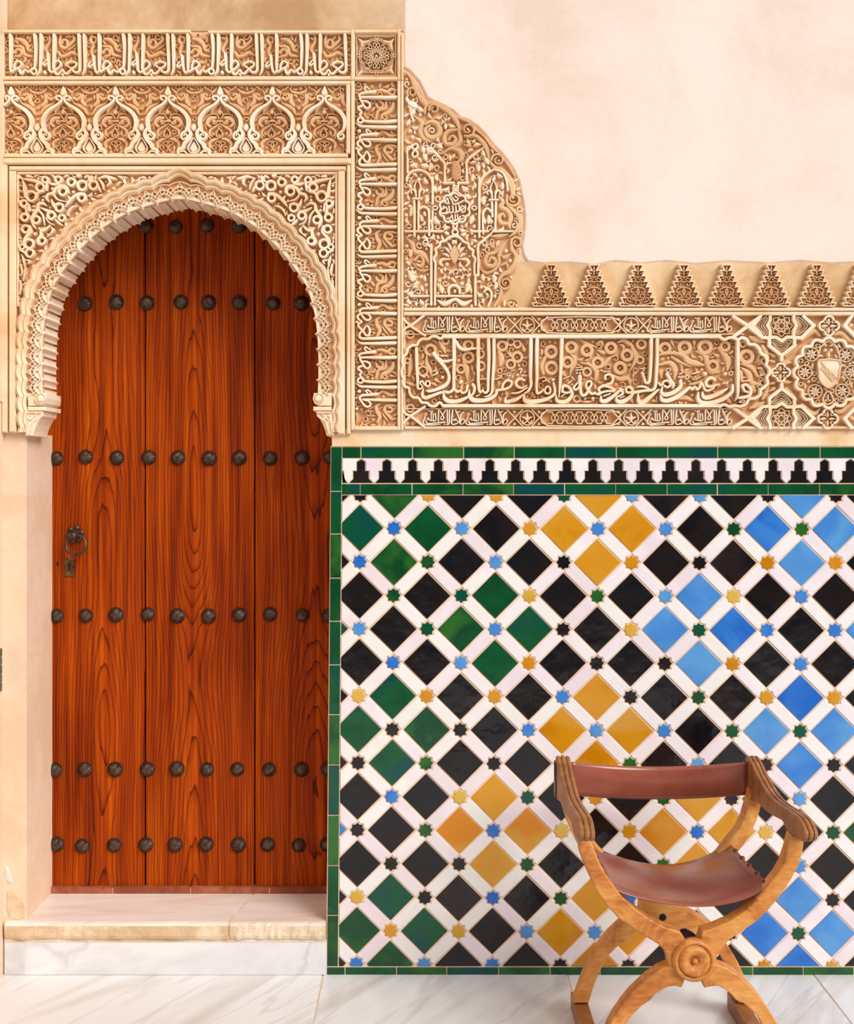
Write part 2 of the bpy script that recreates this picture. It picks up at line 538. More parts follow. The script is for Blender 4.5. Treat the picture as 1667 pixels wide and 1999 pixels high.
M['stepmarble'] = mat_marble('step_marble', srgb(230, 218, 208), srgb(212, 190, 170), srgb(234, 228, 220), rot=1.45, scale=0.9, rough=0.4, amt=0.5, stretch=4.0)
M['court'] = mat_plaster('added_court_stone', srgb(128, 122, 116), srgb(148, 142, 136), srgb(164, 158, 150), scale=0.8)
M['terracotta'] = mat_plaster('terracotta', srgb(136, 70, 46), srgb(158, 88, 60), srgb(172, 106, 78), scale=10.0)
# ================================================================ structure
XL = X(8)                       # inner corner with the left return wall
JX = X(52)                      # left jamb line
JR = X(648)                     # right jamb line
TOPZ = 3.7
RX = 2.6
DOORY = 0.28

ACX = 353.0
ARCH_HALF = [(389, 0), (391, 14), (396, 36), (404, 64), (413, 92), (429, 123), (445, 148), (468, 174), (489, 195), (512, 214),
             (540, 234), (566, 249), (597, 258), (627, 264.5), (658, 267.5), (688, 269), (718, 269.5), (748, 269), (772, 268)]
arch_l = [(ACX - h, y) for y, h in ARCH_HALF[::-1]]
arch_r = [(ACX + h, y) for y, h in ARCH_HALF[1:]]
ARCH = arch_l + arch_r          # left springing -> apex -> right springing

wall = empty('wall_back', (0, 0, 0), kind='structure')
wall['label'] = 'cream plastered wall around the arched doorway'
mb = MB()
WD = 0.40
mb.box(JR, RX, 0.0, WD, -0.02, Z(845))          # right of the door, up to the springing
mb.box(X(-40), JX, 0.0, WD, -0.02, Z(845))      # left jamb
mb.box(X(-40), RX, 0.0, WD, Z(330), TOPZ)       # above the arch
mb.box(X(676), RX, 0.0, WD, Z(845), Z(330))
mb.build('masonry', M['jamb'], wall)
# spandrel body cut by the arch (behind the carved surfaces)
mb = MB()
grow = 9
inner = [(ACX + (x - ACX) * (1 + grow / 269.0), y - (6 if 420 > y else 3)) for x, y in ARCH]
poly = [(-40, 845), (-40, 330), (676, 330), (676, 845), (ACX + 295, 845)] + inner[::-1] + [(ACX - 301, 845)]
pp = [(X(a), Z(b)) for a, b in poly]
n = len(pp)
mb.add([(a, 0.0, b) for a, b in pp] + [(a, 0.16, b) for a, b in pp],
       [tuple(range(n)), tuple(range(n, 2 * n))[::-1]] + [(i, n + i, n + (i + 1) % n, (i + 1) % n) for i in range(n)])
mb.build('arch_masonry', M['jamb'], wall, recalc=True)
# soffit of the deeper arch ring above the door, hidden in shade
mb = MB()
mb.box(X(0), X(700), 0.20, WD, P(350, 396, 0.2)[2], Z(330))
mb.build('door_head', M['jamb'], wall)
# worn, repaired patches low on the left jamb
for pts, mt in (([(14, 1740), (22, 1736), (33, 1748), (44, 1757), (50, 1772), (48, 1792), (36, 1795), (20, 1793), (13, 1775)], 'stone'), ([(10, 1690), (17, 1694), (20, 1712), (26, 1722), (18, 1726), (11, 1716)], 'riser')):
    mb = MB(); mb.plate(pts, 0.001, -0.0025, 1.2); mb.build('worn_patch', M[mt], wall)
trim = empty('trim_1', (0, 0, 0), kind='structure')
trim['label'] = 'plaster coats over the upper wall'
# plaster coat on the upper right: irregular edge round the carved fragment
mb = MB()
coat = [(788, -300), (788, 132), (800, 140), (818, 160), (826, 176), (834, 192), (846, 199), (866, 208), (884, 217), (897, 230), (916, 237), (932, 248),
        (948, 265), (962, 284), (977, 298), (992, 317), (1003, 334), (1012, 354), (1017, 376), (1022, 403), (1024, 425), (1023, 450), (1021, 466), (1018, 482),
        (1022, 500), (1030, 512), (1060, 516), (1110, 514), (1160, 519), (1198, 511), (1250, 516), (1300, 511), (1356, 517), (1420, 512), (1500, 516), (1560, 511), (1620, 516), (1700, 513), (2390, 515), (2390, -300)]
mb.plate(coat, 0.0, -0.0065, ch=3.5)
mb.build('plaster_coat', M['plaster'], trim)
mb = MB()
tanb = [(1000, 512), (2390, 510), (2390, 604), (930, 604), (930, 560)]
mb.plate(tanb, 0.0, -0.003, ch=0)
mb.build('tan_plaster_strip', M['tan'], trim)
mb = MB()
mb.plate([(16, -300), (788, -300), (788, 62), (690, 60), (400, 62), (16, 60)], 0.0, -0.004, ch=1)
mb.build('tan_plaster_field', M['tanfield'], trim)
# plain ledge under the carved frieze, over the tiles
mb = MB()
mb.plate([(648, 836), (2390, 838), (2390, 871), (648, 872)], 0.0, -0.010, ch=1)
mb.build('plain_ledge', M['frame'], trim)

wl = empty('wall_left', (XL, 0, 0), kind='structure')
wl['label'] = 'plaster return wall at the left edge'
mb = MB()
mb.box(XL - 0.3, XL, -1.6, 0.0, -0.02, TOPZ)
mb.build('masonry', M['jamb'], wl)
mb = MB()       # a carved strip and a run of dado tiles on the return wall, seen edge-on
mb.box(XL, XL + 0.004, -1.4, -0.012, Z(785), Z(75))
mb.build('carved_strip', M['frame'], wl)
k = 0
for zz in np.arange(Z(1345), Z(1275), 0.028):
    mb = MB(); mb.box(XL, XL + 0.004, -0.20, -0.03, zz, zz + 0.025)
    mb.build('tile', M['t_green'] if k % 2 else M['t_black'], wl); k += 1

# ---- door reveal: left jamb is the masonry face; right jamb likewise.  dark space behind the door edges
mb = MB()
mb.box(X(-40), X(700), 0.36, 0.42, -0.02, Z(300))
mb.build('back_lining', M['jamb'], wall)

# ---- floor of marble slabs
floor = empty('floor', (0, 0, 0), kind='structure')
floor['label'] = 'polished white marble slab floor'
mb = MB()
mb.box(-2.4, RX, -5.0, 0.3, -0.08, -0.0045)
mb.build('bedding', M['grout'], floor)
slab_edges = [XL - 0.25, -0.338, 0.455, 1.2545, 2.05, RX]
rows = [(0.0, -1.3), (-1.3, -2.6), (-2.6, -5.0)]
for ri, (ya, yb) in enumerate(rows):
    for i in range(len(slab_edges) - 1):
        x0, x1 = slab_edges[i] + 0.0022, slab_edges[i + 1] - 0.0022
        if ri and i == 0: x0 = -2.4
        mb = MB()
        z1 = -0.001 + 0.0006 * math.sin(i * 2.1 + ri)
        e = 0.0025
        mb.add([(x0, yb + e, -0.02), (x1, yb + e, -0.02), (x1, ya - e, -0.02), (x0, ya - e, -0.02),
                (x0, yb + e, z1 - .002), (x1, yb + e, z1 - .002), (x1, ya - e, z1 - .002), (x0, ya - e, z1 - .002),
                (x0 + .002, yb + 2 * e, z1), (x1 - .002, yb + 2 * e, z1), (x1 - .002, ya - 2 * e, z1), (x0 + .002, ya - 2 * e, z1)],
               [(3, 2, 1, 0), (8, 9, 10, 11)] + [(a, b, b + 4, a + 4) for a, b in ((0, 1), (1, 2), (2, 3), (3, 0), (4, 5), (5, 6), (6, 7), (7, 4))])
        mb.build('marble_slab', M['marble'], floor)

# unseen paving and facing wall, added behind the viewer to darken tile reflections
mb = MB(); mb.box(-14, 14, -12.0, -5.0, -0.10, -0.02); mb.build('court_paving_added', M['court'], floor)
ow = empty('wall_court_added', (0, -12, 0), kind='structure'); ow['label'] = 'unseen plain wall added across the court for the tiles to mirror'
mb = MB(); mb.box(-14, 14, -12.4, -12.0, -0.02, 5.2); mb.build('masonry', M['court'], ow)

# ---- doorstep
step = empty('doorstep', (X(330), 0, 0), 'worn marble doorstep with yellowed stone nosing below the wooden door', 'doorstep')
zt = 0.172


def hexa(mb, p):   # 8 corner points
    mb.add(p, [(3, 2, 1, 0), (4, 5, 6, 7), (0, 1, 5, 4), (1, 2, 6, 5), (2, 3, 7, 6), (3, 0, 4, 7)])


mb = MB()
mb.box(X(11), X(637.5), -0.012, 0.20, 0.0, 0.112)
r_ = mb.build('riser', M['riser'], step); tag(r_, 'white marble riser')
mb = MB()
mb.box(X(11), X(636.5), -0.0135, 0.22, 0.107, 0.1195)
mb.build('mortar_bed', M['stone'], step)


def slab(name, xa0, xa1, xb0, xb1):
    """nosing slab, a worn irregular front edge; front at y=-0.022, back at y=0.262"""
    rnd = random.Random(17)
    nseg = 26
    vv = []; ff = []
    for i in range(nseg + 1):
        t = i / nseg
        xf = xa0 + (xa1 - xa0) * t; xk = xb0 + (xb1 - xb0) * t
        j1 = rnd.uniform(-.0022, .0022); j2 = rnd.uniform(-.003, .003); j3 = rnd.uniform(-.0025, .0025)
        vv += [(xf, 0.0 + 0.004, 0.119), (xf, -0.020 + j2, 0.119 + j3), (xf, -0.024 + j2, 0.13 + j3), (xf, -0.024 + j1, zt - 0.010), (xf, -0.018 + j1, zt - 0.0025), (xf, -0.008, zt), (xk, 0.262, zt), (xk, 0.262, 0.119)]
    m = 8
    for i in range(nseg):
        for k in range(m):
            ff.append((i * m + k, (i + 1) * m + k, (i + 1) * m + (k + 1) % m, i * m + (k + 1) % m))
    ff.append(tuple(range(m))); ff.append(tuple(nseg * m + k for k in range(m))[::-1])
    mb = MB(); mb.add(vv, ff, False)
    o = mb.build(name, M['stepmarble'], step, recalc=True)
    o.data.materials.append(M['stone'])
    for p_ in o.data.polygons:
        c = p_.center
        if p_.normal.z < 0.6: p_.material_index = 1
    return o


xs = P(447, 1797, -0.02)[0]; xk = P(495, 1745, 0.262)[0]
slab('step_slab', X(13), xs - 0.003, JX - 0.03, xk - 0.003)
slab('step_slab', xs + 0.003, X(636.5), xk + 0.003, JR - 0.003)
mb = MB()
vv = [(xs - .003, -0.016), (xs + .003, -0.016), (xk + .003, 0.262), (xk - .003, 0.262)]
mb.add([(a, b, 0.12) for a, b in vv] + [(a, b, zt - .003) for a, b in vv], [(3, 2, 1, 0), (4, 5, 6, 7), (0, 1, 5, 4), (1, 2, 6, 5), (2, 3, 7, 6), (3, 0, 4, 7)])
mb.build('joint_mortar', M['grout'], step)
mb = MB(); mb.box(P(60, 1738, .262)[0], P(690, 1738, .262)[0], 0.266, 0.30, 0.15, zt + 0.018); mb.build('brick_mortar', M['grout'], step)
tb = [P(a, 1738, 0.262)[0] for a in (60, 220, 372, 526, 700)]
for a, b in zip(tb[:-1], tb[1:]):
    mb = MB(); mb.box(a + 0.002, b - 0.002, 0.263, 0.30, 0.15, zt + 0.022)
    mb.build('threshold_brick', M['terracotta'], step)

# ================================================================ door
door = empty('door_1', (P(370, 1735, DOORY)[0], DOORY, zt), kind='structure')
door['label'] = 'reddish brown plank door studded with dark fluted iron nails'
edges = [90, 283, 497, 680]
zbot = P(300, 1731, DOORY)[2]
ztop = Z(362)
for i in range(3):
    x0 = P(edges[i], 900, DOORY)[0] + 0.0022; x1 = P(edges[i + 1], 900, DOORY)[0] - 0.0022
    xc = (x0 + x1) / 2 + (0.03, -0.02, 0.05)[i]
    b_ = 0.003
    mb = MB()
    L_ = [(x0, DOORY + .04), (x0, DOORY + b_), (x0 + b_, DOORY), (x1 - b_, DOORY), (x1, DOORY + b_), (x1, DOORY + .04)]
    vv = [(a - xc, c - DOORY, zbot) for a, c in L_] + [(a - xc, c - DOORY, ztop) for a, c in L_]
    mb.add(vv, [(k, (k + 1) % 6, 6 + (k + 1) % 6, 6 + k) for k in range(6)] + [tuple(range(6))[::-1], tuple(range(6, 12))])
    o = mb.build('plank', M['wood'], door, recalc=True)
    o.location = (xc, DOORY, 0)
# split at the foot of the first plank
cr = MB()
pts = [(183, 1590, .5), (181.5, 1640, 1.0), (177, 1690, 1.5), (172, 1731, 2.2)]
vv = []
for a, b, ww in pts:
    q0 = P(a - ww / 2, b, DOORY); q1 = P(a + ww / 2, b, DOORY)
    vv += [(q0[0], DOORY - 0.0006, q0[2]), (q1[0], DOORY - 0.0006, q1[2])]
cr.add(vv, [(2 * i, 2 * i + 1, 2 * i + 3, 2 * i + 2) for i in range(3)])
cr.build('split', M['dark'], door)

# iron studs: domes with twisted flutes
def stud_mesh():
    R = 0.0262; nf = 18; na = nf * 4; nr = 9
    vv = [(0, -0.0185, 0)]; ff = []
    for r in range(1, nr + 1):
        t = r / nr
        rad = R * math.sin(t * math.pi / 2 * 0.98)
        dep = -0.0185 * math.cos(t * math.pi / 2 * 0.98)
        for a in range(na):
            th = 2 * math.pi * a / na + 0.55 * t
            g = abs(math.sin(nf * (2 * math.pi * a / na) / 2))
            k = 1 - 0.13 * (1 - g) ** 1.3 * min(1, max(0, (t - 0.18) * 3))
            vv.append((rad * k * math.cos(th), dep * k, rad * k * math.sin(th)))
    for a in range(na): ff.append((0, 1 + a, 1 + (a + 1) % na))
    for r in range(nr - 1):
        for a in range(na):
            ff.append((1 + r * na + a, 1 + (r + 1) * na + a, 1 + (r + 1) * na + (a + 1) % na, 1 + r * na + (a + 1) % na))
    me = bpy.data.meshes.new('stud'); me.from_pydata(vv, [], ff); me.update()
    me.materials.append(M['iron'])
    return me


sm_ = stud_mesh()
STUDS = {442: [285, 343, 404, 466], 591: [166, 227, 287, 353, 407, 467, 533, 588],
         893: [110, 167, 228, 290, 347, 408, 467, 527, 589, 643], 1201: [110, 167, 226, 288, 346, 407, 467, 527, 590, 643],
         1502: [107, 165, 224, 287, 345, 404, 463, 525, 588, 640], 1650: [110, 160, 222, 284, 341, 402, 465, 522, 583, 638]}
rs = random.Random(3)
for yy, xx in STUDS.items():
    for x in xx:
        o = mesh_obj('stud', sm_, None, door)
        q = P(x, yy + rs.uniform(-2, 2), DOORY - 0.004)
        o.location = (q[0], DOORY + 0.0005, q[2])
        o.rotation_euler = (0, rs.uniform(0, 6.28), 0)
        sc_ = rs.uniform(0.95, 1.06); o.scale = (sc_, sc_, sc_)


def tube(mb, pts, r, n=8, closed=False):
    p = [Vector(a) for a in pts]; m = len(p); vv = []; ff = []
    for i in range(m):
        a = p[(i - 1) % m] if (closed or i > 0) else p[i]
        b = p[(i + 1) % m] if (closed or i < m - 1) else p[i]
        t = (b - a).normalized()
        u = t.cross(Vector((0.13, 0.97, 0.21))).normalized(); v = t.cross(u)
        rr = r[i] if isinstance(r, (list, tuple)) else r
        for k in range(n):
            an = 2 * math.pi * k / n
            vv.append(tuple(p[i] + (u * math.cos(an) + v * math.sin(an)) * rr))
    for i in range(m if closed else m - 1):
        j = (i + 1) % m
        for k in range(n):
            ff.append((i * n + k, i * n + (k + 1) % n, j * n + (k + 1) % n, j * n + k))
    if not closed:
        ff.append(tuple(range(n))); ff.append(tuple((m - 1) * n + k for k in range(n))[::-1])
    mb.add(vv, ff, True)


def sphere(mb, c, r, sx=1, sy=1, sz=1, nu=14, nv=8):
    vv = []; ff = []
    for i in range(nv + 1):
        th = math.pi * i / nv
        for k in range(nu):
            ph = 2 * math.pi * k / nu
            vv.append((c[0] + r * sx * math.sin(th) * math.cos(ph), c[1] + r * sy * math.sin(th) * math.sin(ph), c[2] + r * sz * math.cos(th)))
    for i in range(nv):
        for k in range(nu):
            ff.append((i * nu + k, (i + 1) * nu + k, (i + 1) * nu + (k + 1) % nu, i * nu + (k + 1) % nu))
    mb.add(vv, ff, True)


# ring handle: rosette, ball and ring
c = P(147, 1043, DOORY)
mb = MB()
rot = 0.2
for k in range(6):
    a = rot + k * math.pi / 3
    sphere(mb, (c[0] + 0.0225 * math.cos(a), DOORY - 0.004, c[2] + 0.0225 * math.sin(a)), 0.0105, 1, .7, 1)
vv = [(c[0] + 0.02 * math.cos(a), DOORY - 0.008, c[2] + 0.02 * math.sin(a)) for a in np.linspace(0, 2 * math.pi, 13)[:-1]]
mb.add(vv + [(x, DOORY, z) for x, y, z in vv], [tuple(range(12))] + [(k, (k + 1) % 12, 12 + (k + 1) % 12, 12 + k) for k in range(12)])
ros = mb.build('handle_rosette', M['iron'], door, recalc=True); tag(ros, 'petalled iron rosette of the ring handle')
mb = MB()
cb = P(143, 1046, DOORY - 0.045)
sphere(mb, cb, 0.0135)
tube(mb, [(c[0], DOORY, c[2]), cb], 0.007)
mb.build('handle_knob', M['iron'], ros, recalc=True)
mb = MB()
cr_ = P(148.5, 1064, DOORY - 0.03)
pts = [(cr_[0] + 0.0335 * math.cos(a), DOORY - 0.03 + 0.010 * math.sin(a), cr_[2] + 0.0335 * math.sin(a)) for a in np.linspace(0, 2 * math.pi, 33)[:-1]]
tube(mb, pts, 0.0048, 8, True)
o = mb.build('handle_ring', M['iron'], ros, recalc=True)
# lock plate
mb = MB()
q0 = P(126, 1090, DOORY); q1 = P(146, 1125, DOORY)
mb.box(q0[0], q1[0], DOORY - 0.004, DOORY + 0.001, q1[2], q0[2])
mb.box(q0[0] + .003, q1[0] - .003, DOORY - 0.0055, DOORY, q1[2] + .003, q0[2] - .003)
lp = mb.build('lock_plate', M['brass'], door); tag(lp, 'small worn brass keyhole plate')
mb = MB()
kx, kz = P(136, 1106, DOORY)[0], P(136, 1103, DOORY)[2]
yk = DOORY - 0.0058
ring_ = [(kx + 0.0045 * math.cos(a), yk, kz + 0.0045 * math.sin(a)) for a in np.linspace(-0.9, math.pi + 0.9, 12)]
mb.add(ring_ + [(kx - 0.0035, yk, kz - 0.020), (kx + 0.0035, yk, kz - 0.020)], [tuple(range(14))])
mb.build('keyhole', M['dark'], lp)
mb = MB()
for yy in (1093, 1121):
    q = P(136, yy, DOORY); sphere(mb, (q[0], DOORY - 0.0055, q[2]), 0.0028, 1, .6, 1, 8, 6)
mb.build('plate_nail', M['brass'], lp)
mb = MB()
q = P(112.5, 1101, DOORY); sphere(mb, (q[0], DOORY, q[2]), 0.008, .5, .08, 1, 10, 6)
mb.build('nail_hole', M['dark'], door)

# ================================================================ tiled dado
dado = empty('tile_dado', (X(1150), 0, 0), 'glazed tile dado of coloured diamonds and stars between white strips', 'tile panel')
G = 1.0     # half grout in px
Y_G, Y_T = -0.0075, -0.0105
RIGHT = 1960
mb = MB()
mb.plate([(646, 871), (RIGHT, 871), (RIGHT, 1903), (637, 1903)], 0.0, Y_G, ch=0)
mb.build('grout_bed', M['grout'], dado)


def lat(i, j):
    return (703.5 - 0.55 * j + 66.2 * i, 965.7 + (65.3 + 0.027 * i) * j + 0.16 * min(i, 10))


def clip(poly, a, b, c_):      # keep a*x + b*y <= c
    out = []
    n = len(poly)
    for k in range(n):
        p, q = poly[k], poly[(k + 1) % n]
        dp, dq = a * p[0] + b * p[1] - c_, a * q[0] + b * q[1] - c_
        if dp <= 0: out.append(p)
        if dp * dq < 0:
            t = dp / (dp - dq)
            out.append((p[0] + (q[0] - p[0]) * t, p[1] + (q[1] - p[1]) * t))
    return out


def field_clip(poly):
    # left edge leans from 668 at the top to 661.5 at the foot
    a, b = 1.0, 6.5 / 918.0
    poly = clip(poly, -a, -b, -(668.5 + b * 966.5))
    if len(poly) > 2: poly = clip(poly, 0, -1, -967.0)
    if len(poly) > 2: poly = clip(poly, 0, 1, 1884.0)
    return poly


def area(poly):
    p = np.array(poly); return 0.5 * abs(np.sum(p[:, 0] * np.roll(p[:, 1], -1) - np.roll(p[:, 0], -1) * p[:, 1]))


HD = 46.3
cr_ = 2.5
diamond = [(HD - cr_, -cr_ * .6), (HD - cr_ * .45, 0), (HD - cr_, cr_ * .6), (cr_ * .6, HD - cr_), (0, HD - cr_ * .45), (-cr_ * .6, HD - cr_), (-HD + cr_, cr_ * .6), (-HD + cr_ * .45, 0), (-HD + cr_, -cr_ * .6), (-cr_ * .6, -HD + cr_), (0, -HD + cr_ * .45), (cr_ * .6, -HD + cr_)]
RS = 14.3
star = []
for k in range(16):
    r = RS if k % 2 == 0 else RS * 0.765
    star.append((r * math.cos(k * math.pi / 8), r * math.sin(k * math.pi / 8)))


def bar_poly(c0, c1):
    """white strip between the stars at c0 and c1 (a diagonal of the lattice)"""
    c0 = np.array(c0); c1 = np.array(c1)
    sx, sy = np.sign(c1 - c0)
    def end(cc, sx, sy):
        loc = [(HD_ - 0.4, 1.5), (12.6, 5.4), (12.0, 12.0), (5.4, 12.6), (1.5, HD_ - 0.4)]
        return [(cc[0] + sx * a, cc[1] + sy * b) for a, b in loc]
    HD_ = 66.2 - HD - 1.2
    e0 = end(c0, sx, sy); e1 = end(c1, -sx, -sy)
    # e0 runs from the x-side to the y-side; e1 likewise from its own x-side (= opposite) to y-side
    return e0 + e1


def tile(name, poly, mat, shared=None, ctr=None):
    mb = MB()
    mb.plate(poly, Y_G + 0.002, Y_T, ch=0.9)
    return mb.build(name, mat, dado)


CODE = {'g': 't_green', 'k': 't_black', 'y': 't_yellow', 'b': 't_blue', 'p': 't_pale'}
# colour of each diamond by lattice row and column, and of each star along a row
DIA = {0: {-1: 'k', 1: 'g', 3: 'k', 5: 'k', 7: 'y', 9: 'k', 11: 'k', 13: 'b', 15: 'k'},
       1: {0: 'g', 2: 'g', 4: 'k', 6: 'y', 8: 'y', 10: 'k', 12: 'b', 14: 'b'},
       2: {-1: 'k', 1: 'g', 3: 'k', 5: 'k', 7: 'y', 9: 'k', 11: 'k', 13: 'b', 15: 'k'},
       3: {0: 'k', 2: 'k', 4: 'g', 6: 'k', 8: 'k', 10: 'b', 12: 'k', 14: 'k'},
       4: {-1: 'g', 1: 'k', 3: 'g', 5: 'g', 7: 'k', 9: 'b', 11: 'b', 13: 'k', 15: 'b'},
       5: {0: 'k', 2: 'k', 4: 'g', 6: 'k', 8: 'k', 10: 'b', 12: 'k', 14: 'k'},
       6: {-1: 'k', 1: 'g', 3: 'k', 5: 'k', 7: 'y', 9: 'k', 11: 'k', 13: 'b', 15: 'k'},
       7: {0: 'g', 2: 'g', 4: 'k', 6: 'y', 8: 'y', 10: 'k', 12: 'b', 14: 'b'},
       8: {-1: 'k', 1: 'g', 3: 'k', 5: 'k', 7: 'y', 9: 'k', 11: 'k', 13: 'b', 15: 'k'},
       9: {0: 'k', 2: 'k', 4: 'y', 6: 'k', 8: 'k', 10: 'y', 12: 'k', 14: 'k'},
       10: {-1: 'b', 1: 'k', 3: 'y', 5: 'y', 7: 'k', 9: 'y', 11: 'y', 13: 'k', 15: 'g'},
       11: {0: 'k', 2: 'k', 4: 'y', 6: 'k', 8: 'k', 10: 'y', 12: 'k', 14: 'k'},
       12: {-1: 'k', 1: 'g', 3: 'k', 5: 'k', 7: 'y', 9: 'k', 11: 'k', 13: 'b', 15: 'k'},
       13: {0: 'g', 2: 'g', 4: 'k', 6: 'y', 8: 'y', 10: 'k', 12: 'b', 14: 'b'},
       14: {-1: 'k', 1: 'g', 3: 'k', 5: 'k', 7: 'y', 9: 'k', 11: 'k', 13: 'b', 15: 'k'}}
STA = {0: 'kyygbbkk', 1: 'bbybbggb', 2: 'bgbkykyy', 3: 'ggpgbpbg', 4: 'bgbkpgbb', 5: 'bbykkyby', 6: 'pyybkgyy', 7: 'kkbbbggk',
       8: 'kgkggbkk', 9: 'bpgygkbb', 10: 'kgbpybpg', 11: 'kkggggbb', 12: 'pkbgbkyk', 13: 'ypbbgkgg', 14: 'bbbkkyyy'}

dm = MB(); dm.plate([(CX + a, FY + b) for a, b in diamond], Y_G + 0.002, Y_T, ch=1.0)
DMESH = {}
sm = MB(); sm.plate([(CX + a, FY + b) for a, b in star], Y_G + 0.002, Y_T, ch=0.8)
SMESH = {}


def shared(mbuilder, cache, name, mat):
    if mat.name not in cache:
        me = bpy.data.meshes.new(name); me.from_pydata(mbuilder.v, [], mbuilder.f); me.update(); me.materials.append(mat)
        cache[mat.name] = me
    return cache[mat.name]


rt = random.Random(11)
beyond = {}
IMAX = 19
for j in range(-1, 16):
    for i in range(-2, IMAX):
        cx_, cy_ = lat(i, j)
        isd = (i + j) % 2 == 1
        if isd and j in DIA:
            ii = i if i <= 15 else 30 - i
            code = DIA[j].get(ii, 'k')
            mat = M[CODE[code]]
            jx, jy = rt.uniform(-.7, .7), rt.uniform(-.7, .7)
            poly = [(cx_ + jx + a, cy_ + jy + b) for a, b in diamond]
            cp = field_clip(poly)
            if len(cp) < 3 or area(cp) < 15: continue
            if cx_ > 1750:
                beyond.setdefault(mat.name, MB()).plate(cp, Y_G + 0.002, Y_T, ch=0.9); continue
            if abs(area(cp) - area(poly)) < 1:
                o = mesh_obj('diamond_tile', shared(dm, DMESH, 'diamond_tile', mat), None, dado)
                o.location = (X(cx_ + jx), rt.uniform(-.0006, .0006), Z(cy_ + jy))
                o.rotation_euler = (rt.uniform(-.02, .02), rt.uniform(-.006, .006), rt.uniform(-.02, .02))
            else:
                tile('diamond_tile', cp, mat)
        elif not isd and j in STA:
            row = STA[j]
            k = (i if j % 2 == 0 else i - 1) // 2
            if k < 0 and cx_ < 640: pass
            code = row[k] if 0 <= k < len(row) else row[k % len(row)]
            mat = M[CODE[code]]
            poly = [(cx_ + a, cy_ + b) for a, b in star]
            cp = field_clip(poly)
            if len(cp) >= 3 and area(cp) > 15:
                if cx_ > 1750:
                    beyond.setdefault(mat.name, MB()).plate(cp, Y_G + 0.002, Y_T, ch=0.8)
                elif abs(area(cp) - area(poly)) < 1:
                    o = mesh_obj('star_tile', shared(sm, SMESH, 'star_tile', mat), None, dado)
                    o.location = (X(cx_), rt.uniform(-.0005, .0005), Z(cy_))
                    o.rotation_euler = (rt.uniform(-.02, .02), rt.uniform(-.05, .05), rt.uniform(-.02, .02))
                else:
                    tile('star_tile', cp, mat)
        if not isd:     # white strips to the two lower neighbours
            for di in (-1, 1):
                c1 = lat(i + di, j + 1)
                cp = field_clip(bar_poly((cx_, cy_), c1))
                if len(cp) < 3 or area(cp) < 20: continue
                if max(cx_, c1[0]) > 1700:
                    beyond.setdefault(M['t_white'].name, MB()).plate(cp, Y_G + 0.002, Y_T, ch=0.9)
                else:
                    o = tile('white_strip', cp, M['t_white'])
for mn, b in beyond.items():
    o = b.build('outlying_tiles', bpy.data.materials[mn], dado); o['kind'] = 'stuff'

# green border bricks
def gb(ax, ay, bx, by, lean=0.0):
    tile('border_tile', [(ax, ay), (bx, ay), (bx + lean, by), (ax + lean, by)], M['t_green'])


lx = lambda y: 646.0 - 8.0 * (y - 872) / 1030.0
vy = [872, 959, 1042, 1128, 1212, 1297, 1394, 1492, 1590, 1688, 1785, 1885]
for a, b in zip(vy[:-1], vy[1:]):
    gb(lx(a) + 1, a + 1, lx(a) + 21.5, b - 1, lx(b) - lx(a))
tx = [668, 705, 805.5, 905, 1003.5, 1102.5, 1202.5, 1302.5, 1400, 1499.5, 1599.5, 1699, 1799, 1899, 1958]
for a, b in zip(tx[:-1], tx[1:]):
    gb(a + 1, 873, b - 1, 894)
    gb(a + rt.uniform(-.8, .8), 945, b - 2, 965)
bx = [638, 674, 774.5, 872, 973, 1073.5, 1171, 1269.5, 1369, 1468.5, 1566.5, 1665, 1764, 1864, 1958]
for a, b in zip(bx[:-1], bx[1:]):
    gb(a + 1, 1886.5, b - 1, 1901)
# crenellated row: black merlons and the white pieces between them
half = [(0, 897), (8, 902), (8, 919.5), (15, 919.5), (15, 935), (22.5, 942.5)]
mx_ = [705 + 50.15 * k for k in range(-1, 26)]
for k, c in enumerate(mx_):
    poly = [(c - a, b) for a, b in half[::-1]] + [(c + a, b) for a, b in half[1:]]
    q = clip(poly, -1, 0, -669)
    if len(q) > 2 and c < 1955: tile('merlon_tile', q, M['t_black'])
    wp = [(c, 895), (c + 50.15, 895)]
    g = 1.8
    wp = [(c + 0.8, 895.3), (c + 50.15 - 0.8, 895.3)] + [(c + 50.15 - a - g, b + (-1.2 if b < 899 else 0)) for a, b in half[1:]] + [(c + a + g, b) for a, b in half[1:][::-1]]
    q = clip(wp, -1, 0, -669)
    if len(q) > 2 and area(q) > 10 and c < 1900: tile('white_merlon_tile', q, M['t_white'])
# ================================================================ X-frame armchair
CHX = 0.6965                     # centre line of the chair
YF, YB, TH = -0.78, -0.36, 0.05  # front faces of the two frames, their thickness
chair = empty('folding_armchair', (CHX, -0.57, 0.0), 'wooden x-frame armchair with brown leather sling seat and back band', 'chair')


def front(poly):
    out = []
    for a, b in poly:
        q = P(a, b, YF); out.append((q[0], q[2]))
    return out


